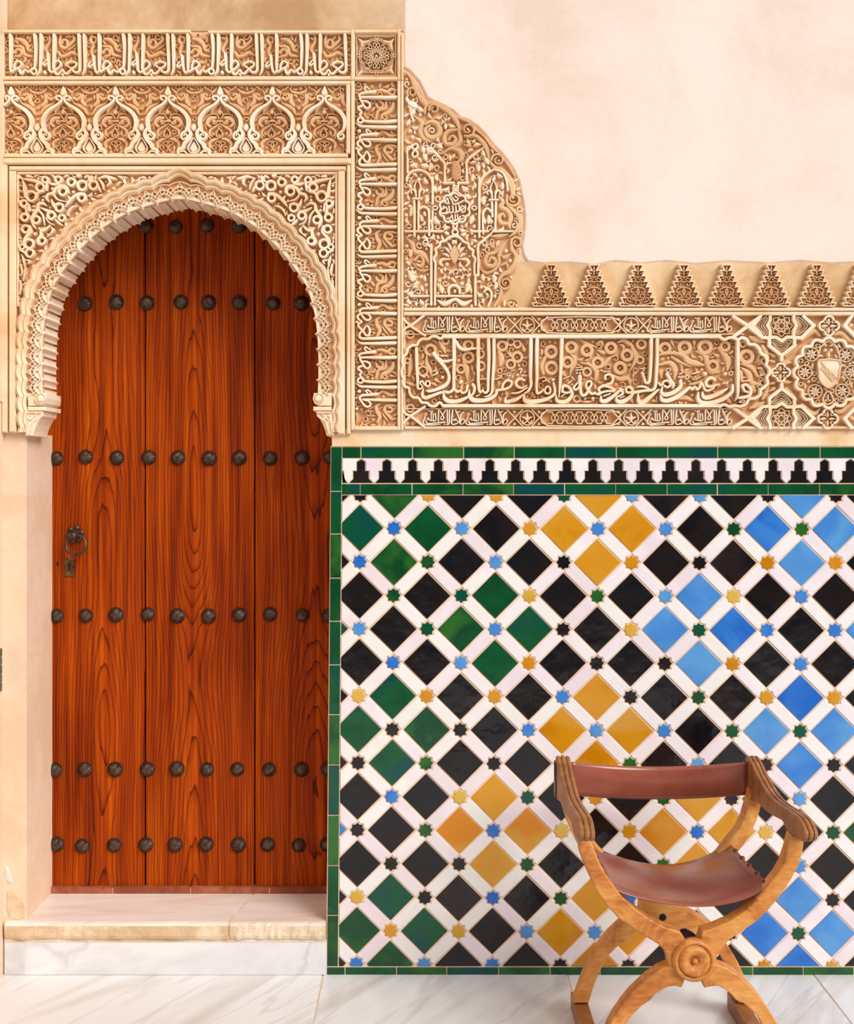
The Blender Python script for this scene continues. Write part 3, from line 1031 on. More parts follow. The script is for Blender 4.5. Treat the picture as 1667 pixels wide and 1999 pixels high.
UL = [(1129, 1636), (1130, 1650), (1133, 1668), (1141, 1690), (1151, 1712), (1165.6, 1740), (1183.6, 1767), (1207, 1792.6), (1234, 1812), (1262.8, 1830), (1284.4, 1843), (1297, 1857), (1304, 1875), (1306, 1887),
      (1340, 1890), (1352, 1870), (1340, 1838), (1334, 1830), (1331, 1825), (1327.5, 1819.6), (1297, 1810.6), (1270, 1796), (1239.4, 1774.6), (1216, 1753), (1198, 1731.4), (1183.6, 1710), (1172, 1688), (1163, 1666), (1157, 1650), (1153, 1636)]
UR = [(1545, 1630), (1538, 1659.8), (1529, 1686.8), (1516.4, 1708.4), (1502, 1726.4), (1490, 1742), (1474.4, 1761.6), (1452.8, 1781.4), (1424, 1799.4), (1395, 1812), (1371.8, 1819), (1367, 1834), (1354, 1870), (1368, 1890),
      (1394, 1884), (1400.6, 1866), (1409.6, 1851.6), (1424, 1835.4), (1447.4, 1819.2), (1474.4, 1801.2), (1496, 1781.4), (1515.8, 1758), (1530, 1740.8), (1545.2, 1715.6), (1558.7, 1690.4), (1566.8, 1663.4), (1570.4, 1634)]
LL = [(1311, 1884), (1288, 1893.4), (1262.8, 1911.4), (1234, 1938.4), (1216, 1960), (1201.6, 1981.5), (1190, 2002), (1174, 2040), (1156, 2089), (1189, 2089), (1203, 2045), (1222, 2001), (1234, 1983), (1252, 1965), (1270, 1952.8), (1280.8, 1940), (1302, 1927.6), (1318, 1925), (1331, 1928.5), (1337, 1912), (1352, 1876)]
LR = [(1395, 1882), (1416.8, 1889.4), (1438.4, 1902), (1460, 1920), (1478, 1939.8), (1496, 1963), (1508.6, 1983), (1518, 2000), (1538, 2045), (1551, 2089), (1519, 2089), (1506, 2042), (1487, 1999), (1480, 1986.6), (1467, 1972), (1452.8, 1960), (1437, 1953), (1427.6, 1941.6), (1416.8, 1932.6), (1402, 1925), (1388, 1926), (1375.4, 1929), (1368, 1912), (1354, 1876)]


def prism_xz(mb, poly, ya, yb, bev=0.003):
    p = np.array(poly, float)
    ar = 0.5 * np.sum(p[:, 0] * np.roll(p[:, 1], -1) - np.roll(p[:, 0], -1) * p[:, 1])
    if ar < 0: p = p[::-1]
    q = inset_poly(p, bev)
    n = len(p)
    rings = [(q, ya), (p, ya + bev), (p, yb - bev), (q, yb)]
    vv = [(a, y, b) for r, y in rings for a, b in r]
    ff = [(k * n + i, k * n + (i + 1) % n, (k + 1) * n + (i + 1) % n, (k + 1) * n + i) for k in range(3) for i in range(n)]
    ff.append(tuple(range(n))); ff.append(tuple(3 * n + i for i in range(n))[::-1])
    mb.add(vv, ff)


for yy in (YF, YB):
    for nm, poly in (('arm_support', UL), ('arm_support', UR), ('leg', LL), ('leg', LR)):
        mb = MB()
        pl = front(poly)
        if yy == YB and nm == 'arm_support':     # the rear supports run on up to the higher rear end of the arm
            hi = [(a + (CHX - a) * -0.02 * max(0, (b - 0.60)) * 10, b) for a, b in pl]
            pl = []
            for a, b in hi:
                if b > 0.585:
                    b2 = 0.585 + (b - 0.585) * (0.662 - 0.585) / (0.632 - 0.585)
                    a += (0.006 if a > CHX else -0.006) * (b2 - 0.585) / 0.115
                    pl.append((a, b2))
                else: pl.append((a, b))
        prism_xz(mb, pl, yy, yy + TH)
        mb.build(nm, M['cwood'], chair, recalc=True)


def lathe_y(mb, c, prof, n=40):
    """prof: (radius, y) from the front centre outward to the back"""
    vv = []; ff = []
    for r, y in prof:
        for k in range(n):
            a = 2 * math.pi * k / n
            vv.append((c[0] + r * math.cos(a), y, c[1] + r * math.sin(a)))
    for i in range(len(prof) - 1):
        for k in range(n):
            ff.append((i * n + k, i * n + (k + 1) % n, (i + 1) * n + (k + 1) % n, (i + 1) * n + k))
    ff.append(tuple(range(n))[::-1]); ff.append(tuple((len(prof) - 1) * n + k for k in range(n)))
    mb.add(vv, ff, True)


hc = P(1354, 1873, YF)
u = 1 / 600 * (D + YF) / D
mb = MB()
y_ = YF
lathe_y(mb, (hc[0], hc[2]), [(0.6 * u, y_ - .020), (4 * u, y_ - .0185), (6.0 * u, y_ - .014), (7.2 * u, y_ - .010), (8.5 * u, y_ - .0115), (11 * u, y_ - .017), (17 * u, y_ - .0225), (23 * u, y_ - .0245), (27 * u, y_ - .022), (30 * u, y_ - .016),
                             (31.2 * u, y_ - .010), (32 * u, y_ - .0125), (34 * u, y_ - .016), (38 * u, y_ - .0155), (41 * u, y_ - .010), (42 * u, y_ - .003), (42 * u, y_ + .01)])
hub = mb.build('hub_boss', M['cwood'], chair, recalc=True); tag(hub, 'turned wooden boss over the pivot')
mb = MB()
lathe_y(mb, (hc[0], hc[2] - 0.022), [(0.066, YB - 0.006), (0.070, YB - 0.002), (0.070, YB + TH + 0.004)], 32)
rb = mb.build('rear_boss', M['cwood'], chair, recalc=True)
mb = MB(); sphere(mb, (hc[0] - 0.004, YB - 0.006, hc[2] - 0.034), 0.011, 1, .25, 1, 12, 6); mb.build('peg_hole', M['dark'], rb)
# foot rails
for s_ in (-1, 1):
    xa = CHX + s_ * 0.238
    mb = MB()
    prism = [(xa - 0.021, 0.0), (xa + 0.021, 0.0), (xa + 0.021, 0.048), (xa - 0.021, 0.048)]
    prism_xz(mb, prism, -0.86, -0.262, 0.003)
    mb.build('foot_rail', M['cwood2'], chair, recalc=True)

# arms: swan-neck boards, outline read on the inner face of the right arm
XA = 0.962
trace = [(1455, 1479), (1465, 1487), (1471, 1500), (1476.8, 1512), (1487.6, 1532), (1502, 1553.6), (1520, 1569.8), (1541.6, 1584), (1557.8, 1596.8), (1566.8, 1613), (1571, 1627), (1570, 1638),
         (1563, 1642), (1545, 1630), (1534, 1618), (1527, 1604), (1516, 1597), (1502, 1589.6), (1489.4, 1578.8), (1476.8, 1567), (1462, 1561), (1455, 1550)]
prof = []
for a, b in trace:
    s = XA * PX / (a - CX)
    prof.append((s * D - D, ZC - (b - VY) / PX * s))
tp = smooth_path([(a * PX, b * PX, 0) for a, b in prof], closed=True, step=4)
prof = [(a / PX, b / PX) for a, b, _ in tp]
for s_ in (-1, 1):
    x_in, x_out = CHX + s_ * 0.2655, CHX + s_ * 0.300
    if s_ < 0: x_in, x_out = CHX - 0.308, CHX - 0.268
    x0, x1 = min(x_in, x_out), max(x_in, x_out)
    secs = [(0, .0025), (.10, 0), (.24, 0), (.28, .0035), (.34, .0035), (.38, 0.0), (.50, -.0012), (.62, 0), (.66, .0035), (.72, .0035), (.76, 0), (.90, 0), (1, .0025)]
    vv = []; ff = []
    n = len(prof)
    for t, o_ in secs:
        q = inset_poly(prof, o_)
        vv += [(x0 + (x1 - x0) * t, a, b) for a, b in q]
    for k in range(len(secs) - 1):
        for i in range(n):
            j = (i + 1) % n
            ff.append((k * n + i, k * n + j, (k + 1) * n + j, (k + 1) * n + i))
    ff.append(tuple(range(n))[::-1]); ff.append(tuple((len(secs) - 1) * n + i for i in range(n)))
    mb = MB(); mb.add(vv, ff)
    arm = mb.build('armrest', M['cwood2'], chair, recalc=True)
    # leather tab nailed over the rear end of the arm
    ymax = max(a for a, b in prof)
    zz = [b for a, b in prof if a > ymax - 0.03]
    mb = MB()
    xo = x0 - 0.004 if s_ < 0 else x1
    mb.box(xo, xo + 0.004, ymax - 0.034, ymax + 0.003, min(zz) + 0.006, max(zz) - 0.02)
    mb.box(x0 - 0.004, x1 + 0.004, ymax - 0.0, ymax + 0.005, min(zz) + 0.006, max(zz) - 0.02)
    mb.build('leather_tab', M['iron'], chair)

# leather seat sling
def sheet(name, grid, th, parent=chair):
    nu, nv = len(grid), len(grid[0])
    vv = []; ff = []
    for i in range(nu):
        for j in range(nv): vv.append(grid[i][j])
    off = nu * nv
    for i in range(nu):
        for j in range(nv):
            a = Vector(grid[min(i + 1, nu - 1)][j]) - Vector(grid[max(i - 1, 0)][j])
            b = Vector(grid[i][min(j + 1, nv - 1)]) - Vector(grid[i][max(j - 1, 0)])
            nrm = a.cross(b).normalized() * th
            vv.append(tuple(Vector(grid[i][j]) - nrm))
    for i in range(nu - 1):
        for j in range(nv - 1):
            a, b, c_, d = i * nv + j, (i + 1) * nv + j, (i + 1) * nv + j + 1, i * nv + j + 1
            ff.append((a, b, c_, d)); ff.append((off + d, off + c_, off + b, off + a))
    rim = [i * nv for i in range(nu)] + [(nu - 1) * nv + j for j in range(1, nv)] + [i * nv + nv - 1 for i in range(nu - 2, -1, -1)] + [j for j in range(nv - 2, 0, -1)]
    for k in range(len(rim)):
        a, b = rim[k], rim[(k + 1) % len(rim)]
        ff.append((b, a, off + a, off + b))
    mb = MB(); mb.add(vv, ff, True)
    return mb.build(name, M['leather'], parent, recalc=True)


nu, nv = 33, 15
grid = []
for i in range(nu):
    t = i / (nu - 1) * 2 - 1
    row = []
    for j in range(nv):
        q = j / (nv - 1)
        y = YF + 0.014 + q * (YB + TH - YF - 0.024)
        hw = 0.2065 - 0.004 * math.sin(q * math.pi)
        sag = (0.043 + 0.013 * q) * (1 - t * t) + 0.006 * (1 - t * t) * math.sin(q * 7 + t * 2)
        z = 0.529 - 0.016 * q - sag + 0.010 * abs(t) ** 8
        # front lip rolls down a little
        if j == 0: z -= 0.004
        row.append((CHX + hw * t + (0.009 * t if t < 0 else 0.001 * t), y, z))
    grid.append(row)
seat = sheet('seat', grid, 0.0035); tag(seat, 'sagging brown leather seat')
for s_ in (-1, 1):
    for k in range(6):
        q = (k + 0.25) / 5.5
        mb = MB()
        y = YF + 0.02 + q * (YB + TH - YF - 0.03)
        sphere(mb, (CHX + (0.2045 if s_ > 0 else -0.213), y, 0.536 - 0.016 * q), 0.0085, 0.9, 1, 0.7, 10, 6)
        mb.build('nail', M['iron'], chair)
grid = []
for i in range(nu):
    t = i / (nu - 1) * 2 - 1
    row = []
    for j in range(9):
        q = j / 8
        bow = 0.070 * (1 - t * t)
        z0 = 0.760 - 0.030 * (1 - t * t)
        z = z0 - q * 0.101
        y = -0.318 + bow - 0.012 * math.sin(q * math.pi) * (1 - t * t) + 0.01 * q
        row.append((CHX + 0.266 * t, y, z))
    grid.append(row)
bk = sheet('back_band', grid, 0.0035); tag(bk, 'curved brown leather back band')
# ================================================================ carved stucco
MB.DF = 1.7
Y0 = 0.0          # wall plane
YG = -0.0015      # carved ground
YL = -0.0085      # leaf layer
YW = -0.0150      # letters, frames


def crop(ox, oy, s):
    """returns a converter from coordinates of an enlarged detail to photo pixels"""
    def T(pts, w=None):
        out = []
        lw = w
        for t in pts:
            if len(t) > 2: lw = t[2]
            out.append((ox + t[0] / s, oy + t[1] / s, (lw or 20) / s))
        return out
    T.s = s; T.o = (ox, oy)
    return T


class Panel:
    """keeps track of which pixels of a carved field are taken, so gaps can be filled with small leaves"""

    def __init__(s, x0, y0, x1, y1, poly=None):
        s.x0, s.y0 = x0, y0
        s.w, s.h = int(x1 - x0), int(y1 - y0)
        s.occ = np.zeros((s.h, s.w), bool)
        if poly is not None:
            yy, xx = np.mgrid[0:s.h, 0:s.w]
            xx = xx + x0 + .5; yy = yy + y0 + .5
            ins = np.zeros_like(s.occ)
            n = len(poly)
            for i in range(n):
                (ax, ay), (bx, by) = poly[i], poly[(i + 1) % n]
                c = ((ay > yy) != (by > yy)) & (xx < (bx - ax) * (yy - ay) / ((by - ay) or 1e-9) + ax)
                ins ^= c
            s.occ = ~ins

    def mark(s, pts, closed=False, pad=0.6):
        p = smooth_path(pts, closed, 1.6)
        for x, y, w in p: s.dot(x, y, w / 2 + pad)

    def dot(s, x, y, r):
        x -= s.x0; y -= s.y0
        a, b = max(0, int(x - r)), min(s.w, int(x + r + 2))
        c, d = max(0, int(y - r)), min(s.h, int(y + r + 2))
        if a >= b or c >= d: return
        yy, xx = np.mgrid[c:d, a:b]
        s.occ[c:d, a:b] |= (xx + .5 - x) ** 2 + (yy + .5 - y) ** 2 <= r * r

    def gaps(s, rmin=2.6, rmax=7.0, limit=400, seed=1):
        rnd = random.Random(seed)
        out = []
        occ = s.occ
        # chessboard-ish distance by repeated erosion
        dist = np.zeros(occ.shape, int)
        cur = ~occ
        k = 0
        while cur.any() and k < 12:
            dist[cur] += 1
            e = cur.copy()
            e[1:] &= cur[:-1]; e[:-1] &= cur[1:]; e[:, 1:] &= cur[:, :-1]; e[:, :-1] &= cur[:, 1:]
            e[0] = e[-1] = False; e[:, 0] = e[:, -1] = False
            cur = e; k += 1
        cand = [(dist[y, x] + rnd.random() * .9, x, y) for y, x in zip(*np.nonzero(dist >= rmin))]
        cand.sort(reverse=True)
        for dd, x, y in cand:
            if occ[y, x]: continue
            r = min(rmax, dd)
            a, b, c, d = max(0, int(x - r * .7)), int(x + r * .7) + 1, max(0, int(y - r * .7)), int(y + r * .7) + 1
            if occ[c:d, a:b].any(): continue
            out.append((x + s.x0 + .5, y + s.y0 + .5, r))
            s.dot(x + s.x0 + .5, y + s.y0 + .5, r * 1.35)
            if len(out) >= limit: break
        return out


def filler(panel, parent, mat, seed=1, rmin=2.6, rmax=6.5, top=YL, limit=400, name='small_leaves'):
    """small leaves, buds and curls in the gaps, as one joined part"""
    rnd = random.Random(seed)
    mb = MB()
    for x, y, r in panel.gaps(rmin, rmax, limit, seed):
        a = rnd.uniform(0, 6.28)
        k = rnd.random()
        dx, dy = math.cos(a) * r, math.sin(a) * r
        t = top + rnd.uniform(0, .002)
        if r < 3.2 or k < 0.18:
            mb.disc(x, y, r * .8, Y0, t, 8)
        elif k < 0.7:
            mb.leaf(x - dx * 1.2, y - dy * 1.2, x + dx * 1.25, y + dy * 1.25, r * 1.15, Y0, t, rnd.uniform(-.35, .35))
        else:
            n = 10
            pts = []
            for i in range(n):
                th = a + i * 0.62; rr = r * (1.15 - 0.075 * i)
                pts.append((x + rr * math.cos(th), y + rr * math.sin(th), r * .45))
            mb.ribbon(pts, None, Y0, t)
    if mb.v:
        o = mb.build(name, mat, parent); o['kind'] = 'stuff'
        return o


def plain(name, mat, parent, rects, y1=YW, ch=1.2, y0=Y0):
    out = []
    for r in rects:
        mb = MB(); mb.bar(*r, y0, y1, ch)
        out.append(mb.build(name, mat, parent))
    return out


# ---------------------------------------------------------------- inscription frieze over the door
T = crop(70, 60, 8.335)
ASC = 50
WORD1 = [   # first word of the repeat
    T([(115, 112, 62), (115, 300, 58), (108, 560, 46), (100, 690, 40), (52, 765, 12)]),
    T([(228, 415, 56), (240, 560, 48), (252, 672, 44), (295, 708, 42), (345, 680, 38), (420, 625, 38), (440, 565, 38), (400, 525, 36), (345, 560, 34), (322, 640, 34)]),
    T([(210, 515, 24), (160, 575, 34), (180, 602, 34), (226, 566, 28)]),
    T([(330, 112, 60), (327, 300, 56), (322, 500, 44), (316, 650, 34)]),
    T([(330, 665, 36), (362, 738, 42), (420, 732, 42), (470, 668, 34), (492, 722, 40), (540, 730, 40), (620, 655, 36), (690, 605, 40), (690, 560, 36), (610, 538, 38), (540, 572, 36), (535, 600, 26), (600, 642, 30), (645, 695, 38), (690, 715, 42), (738, 690, 46), (745, 560, 48), (735, 300, 58), (730, 112, 60)]),
    T([(180, 712, 56), (181, 716, 56)]), T([(470, 752, 44), (471, 756, 44)]),
]
WORD2 = [
    T([(815, 118, 62), (820, 300, 56), (825, 560, 46), (822, 680, 40), (785, 750, 12)]),
    T([(928, 545, 24), (884, 606, 34), (915, 626, 34), (955, 588, 28)]),
    T([(965, 450, 54), (976, 580, 46), (1000, 690, 42), (1030, 718, 40), (1062, 690, 36)]),
    T([(1055, 112, 60), (1060, 300, 56), (1056, 560, 42), (1062, 680, 40), (1085, 700, 38), (1150, 662, 36), (1228, 612, 36), (1236, 562, 36), (1180, 532, 36), (1132, 580, 36), (1122, 655, 30)]),
    T([(1195, 650, 34), (1215, 718, 42), (1252, 728, 42), (1300, 672, 34), (1340, 708, 36), (1392, 680, 34), (1440, 648, 34)]),
    T([(1392, 690, 36), (1420, 735, 36), (1465, 735, 36), (1480, 692, 36), (1450, 650, 36), (1408, 655, 36), (1392, 690, 36)]),
    T([(1445, 640, 36), (1458, 560, 44), (1465, 300, 56), (1450, 112, 60)]),
]
FOL = [     # scrolling leaves behind the letters, one repeat
    T([(425, 95, 40), (408, 180, 56), (425, 270, 60), (490, 300, 60), (560, 250, 60), (640, 170, 56), (625, 105, 40)]),
    T([(440, 215, 50), (470, 165, 46), (525, 185, 46), (525, 240, 46)]),
    T([(385, 370, 40), (430, 432, 66), (520, 420, 66), (600, 375, 70), (690, 412, 50)]),
    T([(545, 335, 24), (630, 275, 34), (690, 228, 10)]),
    T([(238, 100, 40), (245, 190, 56), (205, 270, 56), (180, 330, 56), (215, 385, 40)]),
    T([(930, 95, 40), (905, 180, 60), (955, 250, 60), (925, 330, 60), (930, 410, 44)]),
    T([(950, 120, 40), (1000, 140, 40), (985, 215, 40)]),
    T([(1110, 375, 46), (1150, 320, 50), (1215, 340, 50), (1215, 410, 50), (1160, 435, 46)]),
    T([(1115, 268, 40), (1230, 290, 56), (1265, 400, 60), (1395, 440, 40)]),
    T([(1145, 150, 60), (1220, 165, 80), (1300, 240, 76), (1330, 325, 60), (1400, 352, 40)]),
    T([(1350, 285, 34), (1380, 250, 34), (1412, 285, 34), (1385, 318, 34)]),
    T([(1375, 105, 14), (1355, 190, 40)]),
    T([(445, 340, 14), (475, 385, 14)]), T([(430, 460, 14), (530, 665, 16)]), T([(520, 470, 14), (486, 610, 14)]), T([(655, 450, 18), (722, 575, 14)]),
    T([(1152, 470, 12), (1128, 540, 12)]), T([(590, 450, 12), (590, 500, 30)]),
    T([(868, 672, 14), (925, 705, 46), (930, 782, 14)]), T([(1125, 765, 30), (1145, 715, 30)]), T([(240, 728, 14), (290, 765, 46)]), T([(560, 760, 40), (640, 750, 30), (700, 765, 20)]),
    T([(1330, 560, 16), (1350, 500, 30)]), T([(1380, 575, 50), (1381, 578, 50)]),
]
PER = 172.2


def inside(st, lo, hi, ax=0):
    return all(lo <= q[ax] <= hi for q in st)


def shift(st, dx=0, dy=0):
    return [(a + dx, b + dy, c) for a, b, c in st]


fr = empty('inscription_frieze', (X(350), 0, Z(153)), 'carved stucco frieze of repeating arabic letters above the pointed arcade band', 'frieze')
mb = MB(); mb.plate([(13, 66), (685.5, 66), (685.5, 156), (13, 156)], Y0 + .0005, YG, 0)
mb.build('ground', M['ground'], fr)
plain('moulding', M['frame'], fr, [(12, 63, 374, 69), (408, 64, 685.5, 70), (12, 153, 685.5, 160.5), (8, 62, 12, 160.5)])
pn = Panel(14, 69, 685, 153)
for k in range(-1, 4):
    for nm, wd in (('carved_word', WORD1), ('carved_word', WORD2)):
        sts = [shift(s_, k * PER) for s_ in wd]
        sts = [s_ for s_ in sts if inside(s_, 15, 683)]
        if not sts: continue
        mb = MB()
        for s_ in sts:
            mb.ribbon(s_, None, Y0, YW); pn.mark(s_)
        mb.build(nm, M['pale'], fr)
    for s_ in FOL:
        s_ = shift(s_, k * PER)
        if not inside(s_, 13, 685): continue
        mb = MB(); mb.ribbon(s_, None, Y0, YL + random.uniform(0, .001), ch=.5)
        mb.build('leaf_scroll', M['ochre'], fr); pn.mark(s_)
filler(pn, fr, M['ochre'], 5, 2.4, 5.5)

# ---------------------------------------------------------------- upright inscription band right of the door
vb = empty('upright_inscription_band', (X(735), 0, Z(840)), 'upright stucco band of carved letters turned sideways, right of the arch', 'frieze')
mb = MB(); mb.plate([(690, 161.5), (780, 161.5), (780, 836), (690, 836)], Y0 + .0005, YG, 0)
mb.build('ground', M['ground'], vb)
plain('moulding', M['frame'], vb, [(685.8, 161.5, 693, 840), (776, 161.5, 782, 840), (782.8, 161.5, 788, 840), (693, 832.5, 776, 840)])


def rotb(st, k):
    return [(694.5 + (153.5 - b) * 0.97, 492 + 0.978 * (a - 157.6 + k * PER), c) for a, b, c in st]


pn = Panel(693, 161, 776, 833)
for k in range(-3, 3):
    for wd in (WORD1, WORD2):
        sts = [rotb(s_, k) for s_ in wd]
        sts = [s_ for s_ in sts if inside(s_, 164, 829, 1)]
        if not sts: continue
        mb = MB()
        for s_ in sts: mb.ribbon(s_, None, Y0, YW); pn.mark(s_)
        mb.build('carved_word', M['pale'], vb)
    for s_ in FOL:
        s_ = rotb(s_, k)
        if not inside(s_, 163, 831, 1): continue
        mb = MB(); mb.ribbon(s_, None, Y0, YL + random.uniform(0, .001), ch=.5)
        mb.build('leaf_scroll', M['ochre'], vb); pn.mark(s_)
filler(pn, vb, M['ochre'], 6, 2.4, 5.5)

# ---------------------------------------------------------------- square rosette panel
rp = empty('rosette_panel', (X(735), 0, Z(153)), 'square stucco panel with an interlaced eight-fold rosette at the frieze corner', 'carved panel')
mb = MB(); mb.plate([(692, 68), (778, 68), (778, 154), (692, 154)], Y0 + .0005, YG, 0); mb.build('ground', M['ground'], rp)
plain('moulding', M['frame'], rp, [(692.6, 63, 776.4, 69.6), (685.8, 63, 692.8, 161), (776.2, 63, 782, 161), (782.8, 70, 788, 161), (692.8, 153.5, 776.2, 161)])
for g in (0, 3.2):
    mb = MB()
    a, b, c, d = 693.5 + g, 71 + g, 776 - g, 154.5 - g
    mb.ribbon([(a, b), (c, b)], 1.7, Y0, YW + .003, caps=False); mb.ribbon([(a, d), (c, d)], 1.7, Y0, YW + .003, caps=False)
    mb.ribbon([(a, b), (a, d)], 1.7, Y0, YW + .003, caps=False); mb.ribbon([(c, b), (c, d)], 1.7, Y0, YW + .003, caps=False)
    mb.build('border', M['frame'], rp)
rc = (735.2, 112.7)


def lobed(cx, cy, r, n, amp, w, ph=0.0, sx=1, sy=1, sub=6, cusp=1.0):
    pts = []
    for k in range(n * sub):
        t = k / (n * sub) * 2 * math.pi
        u_ = abs(math.sin(n * (t + ph) / 2)) ** cusp
        rr = r + amp * (u_ - 0.5)
        pts.append((cx + rr * sx * math.cos(t), cy + rr * sy * math.sin(t), w))
    return pts


mb = MB()
mb.ribbon(lobed(*rc, 32, 12, 3.2, 1.7), None, Y0, YW + .002, closed=True, step=99)
mb.ribbon(lobed(*rc, 29, 12, 3.2, 1.4), None, Y0, YW + .002, closed=True, step=99)
mb.build('lobed_ring', M['frame'], rp)
mb = MB()
for k in range(8):
    a = k * math.pi / 4
    ca, sa = math.cos(a), math.sin(a)
    R_ = lambda x, y: (rc[0] + x * ca - y * sa, rc[1] + x * sa + y * ca, 1.35)
    mb.ribbon([R_(5, -3.5), R_(12, 0), R_(18, 5.5), R_(23, 5.8), R_(24, 2.8), R_(20, 0), R_(12, -4), R_(6, -6)], None, Y0, YW + .001)
    mb.ribbon([R_(5, 3.5), R_(12, 0), R_(18, -5.5), R_(23, -5.8), R_(24, -2.8), R_(20, 0), R_(12, 4), R_(6, 6)], None, Y0, YW + .001)
mb.disc(*rc, 4.2, Y0, YW + .003)
mb.build('rosette', M['frame'], rp)
for sx in (-1, 1):
    for sy in (-1, 1):
        mb = MB()
        x, y = rc[0] + sx * 36, rc[1] + sy * 36
        mb.leaf(x, y, x - sx * 26, y - sy * 4, 7, Y0, YL, sx * sy * .25)
        mb.leaf(x, y, x - sx * 4, y - sy * 26, 7, Y0, YL, -sx * sy * .25)
        mb.build('corner_leaf', M['frame'], rp)
for ang in range(4):
    a = ang * math.pi / 2
    mb = MB(); mb.ring(rc[0] + 35.5 * math.cos(a), rc[1] + 35.5 * math.sin(a), 2.6, 1.6, Y0, YW + .002); mb.build('knot', M['frame'], rp)

# ---------------------------------------------------------------- arcade frieze
ar = empty('arcade_frieze', (X(345), 0, Z(303)), 'stucco band of seven pointed scroll arches filled with leaves, above the door arch', 'frieze')
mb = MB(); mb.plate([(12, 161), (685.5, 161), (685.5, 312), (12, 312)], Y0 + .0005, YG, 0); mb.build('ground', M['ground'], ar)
plain('moulding', M['frame'], ar, [(12, 162, 685.5, 169), (12, 303, 680, 310.5), (676.5, 169, 684.5, 303), (8, 162, 12, 312)])
T = crop(70, 160, 8.335)
CXU = 475; APER = 101.45
BAND = [T([(545, 322, 30), (578, 312, 34), (588, 278, 36), (552, 262, 38), (508, 272, 44), (492, 306, 46), (510, 350, 48), (565, 402, 54), (650, 452, 62), (730, 515, 68), (790, 605, 72), (806, 690, 70), (796, 770, 62), (765, 832, 50), (712, 868, 44), (698, 930, 42), (742, 962, 42), (788, 930, 38), (784, 884, 32), (748, 884, 26), (742, 908, 22)])]
LOW = [T([(812, 800, 40), (846, 870, 52), (812, 965, 60), (745, 1040, 58), (722, 1100, 56), (655, 1135, 50), (648, 1190, 44)]), T([(690, 1165, 22), (735, 1150, 26), (790, 1195, 22)])]
LEAFR = [T([(500, 610, 20), (530, 552, 20), (620, 540, 20), (705, 592, 18), (748, 655, 16)]), T([(530, 690, 34), (590, 640, 40), (580, 690, 30), (545, 700, 24)]),
         T([(560, 600, 60), (650, 620, 90), (690, 690, 60), (640, 740, 40)]), T([(480, 700, 26), (560, 750, 40), (635, 800, 44), (645, 870, 40), (610, 900, 30)]),
         T([(520, 940, 40), (590, 960, 60), (650, 1010, 60), (640, 1080, 44)]), T([(455, 1140, 18), (500, 1060, 18), (560, 1010, 20), (500, 985, 18), (458, 1020, 18), (470, 1090, 16)]),
         T([(540, 1190, 30), (560, 1150, 44)]), T([(640, 1110, 16), (600, 1160, 16), (480, 1180, 14)]), T([(720, 700, 16), (700, 780, 16)]), T([(540, 430, 18), (600, 470, 50), (620, 520, 20)]),
         T([(500, 500, 16), (520, 560, 22)]), T([(690, 860, 30), (640, 930, 34)])]
TOPR = [T([(600, 240, 18), (625, 165, 22), (690, 130, 24)]), T([(690, 130, 20), (730, 95, 40)]), T([(640, 280, 50), (680, 300, 56), (740, 270, 56), (735, 215, 46), (690, 225, 34), (700, 250, 26)]),
        T([(760, 130, 20), (810, 180, 44), (880, 200, 46)]), T([(605, 290, 18), (640, 360, 24), (740, 410, 60), (810, 460, 60), (850, 540, 24), (893, 545, 24)]), T([(780, 230, 50), (770, 330, 70), (820, 400, 50)]),
        T([(530, 120, 16), (580, 170, 44), (600, 200, 20)])]


def mir(st, c):
    return [(2 * c - a, b, w) for a, b, w in st]


cA = 70 + CXU / 8.335
pn = Panel(13, 169, 676, 303)
for k in range(-1, 6):
    dx = k * APER
    mot = None
    c = cA + dx
    mb = MB()
    for st in BAND:
        for s_ in (shift(st, dx), mir(shift(st, dx), c)):
            s_ = [q for q in s_]
            if not inside(s_, 13, 677):
                s_ = [q for q in s_ if 14 <= q[0] <= 676]
                if len(s_) < 3: continue
            mb.ribbon(s_, None, Y0, YW); pn.mark(s_)
    tear = [(475, 98), (500, 140), (522, 190), (520, 235), (475, 262), (430, 235), (428, 190), (450, 140)]
    tp = [(70 + a / 8.335 + dx, 160 + b / 8.335) for a, b in tear]
    if all(13 < a < 677 for a, b in tp):
        mb.plate(tp, Y0, YW, 1.6); pn.dot(c, 183, 7)
    mot = mb.build('scroll_arch', M['pale'], ar)
    mb = MB()
    for st in LEAFR:
        for s_ in (shift(st, dx), mir(shift(st, dx), c)):
            if inside(s_, 14, 676): mb.ribbon(s_, None, Y0, YL, ch=.5); pn.mark(s_)
    mb.plate([(c + a / 8.335, 160 + b / 8.335) for a, b in [(-10, 455), (15, 490), (24, 515), (10, 545), (-10, 552), (-32, 540), (-44, 512), (-30, 490)]], Y0, YL - .003, 1.2)
    mb.ribbon([(c - 6, 239.5), (c + 5, 239.5)], 3.2, Y0, YL - .003)
    mb.ribbon([(c - 2, 252, 2), (c + 4, 262, 2.4), (c + 3, 268, 2.6), (c - 2, 271, 2.6), (c - 7, 268, 2.6), (c - 7.5, 262, 2.4), (c - 2, 252, 2)], None, Y0, YL - .002)
    mb.disc(c - 2, 266, 3.2, Y0, YL - .001)
    pn.dot(c - 1, 225, 7); pn.dot(c - 2, 264, 9)
    mb.build('leaf_spray', M['ochre'], ar)
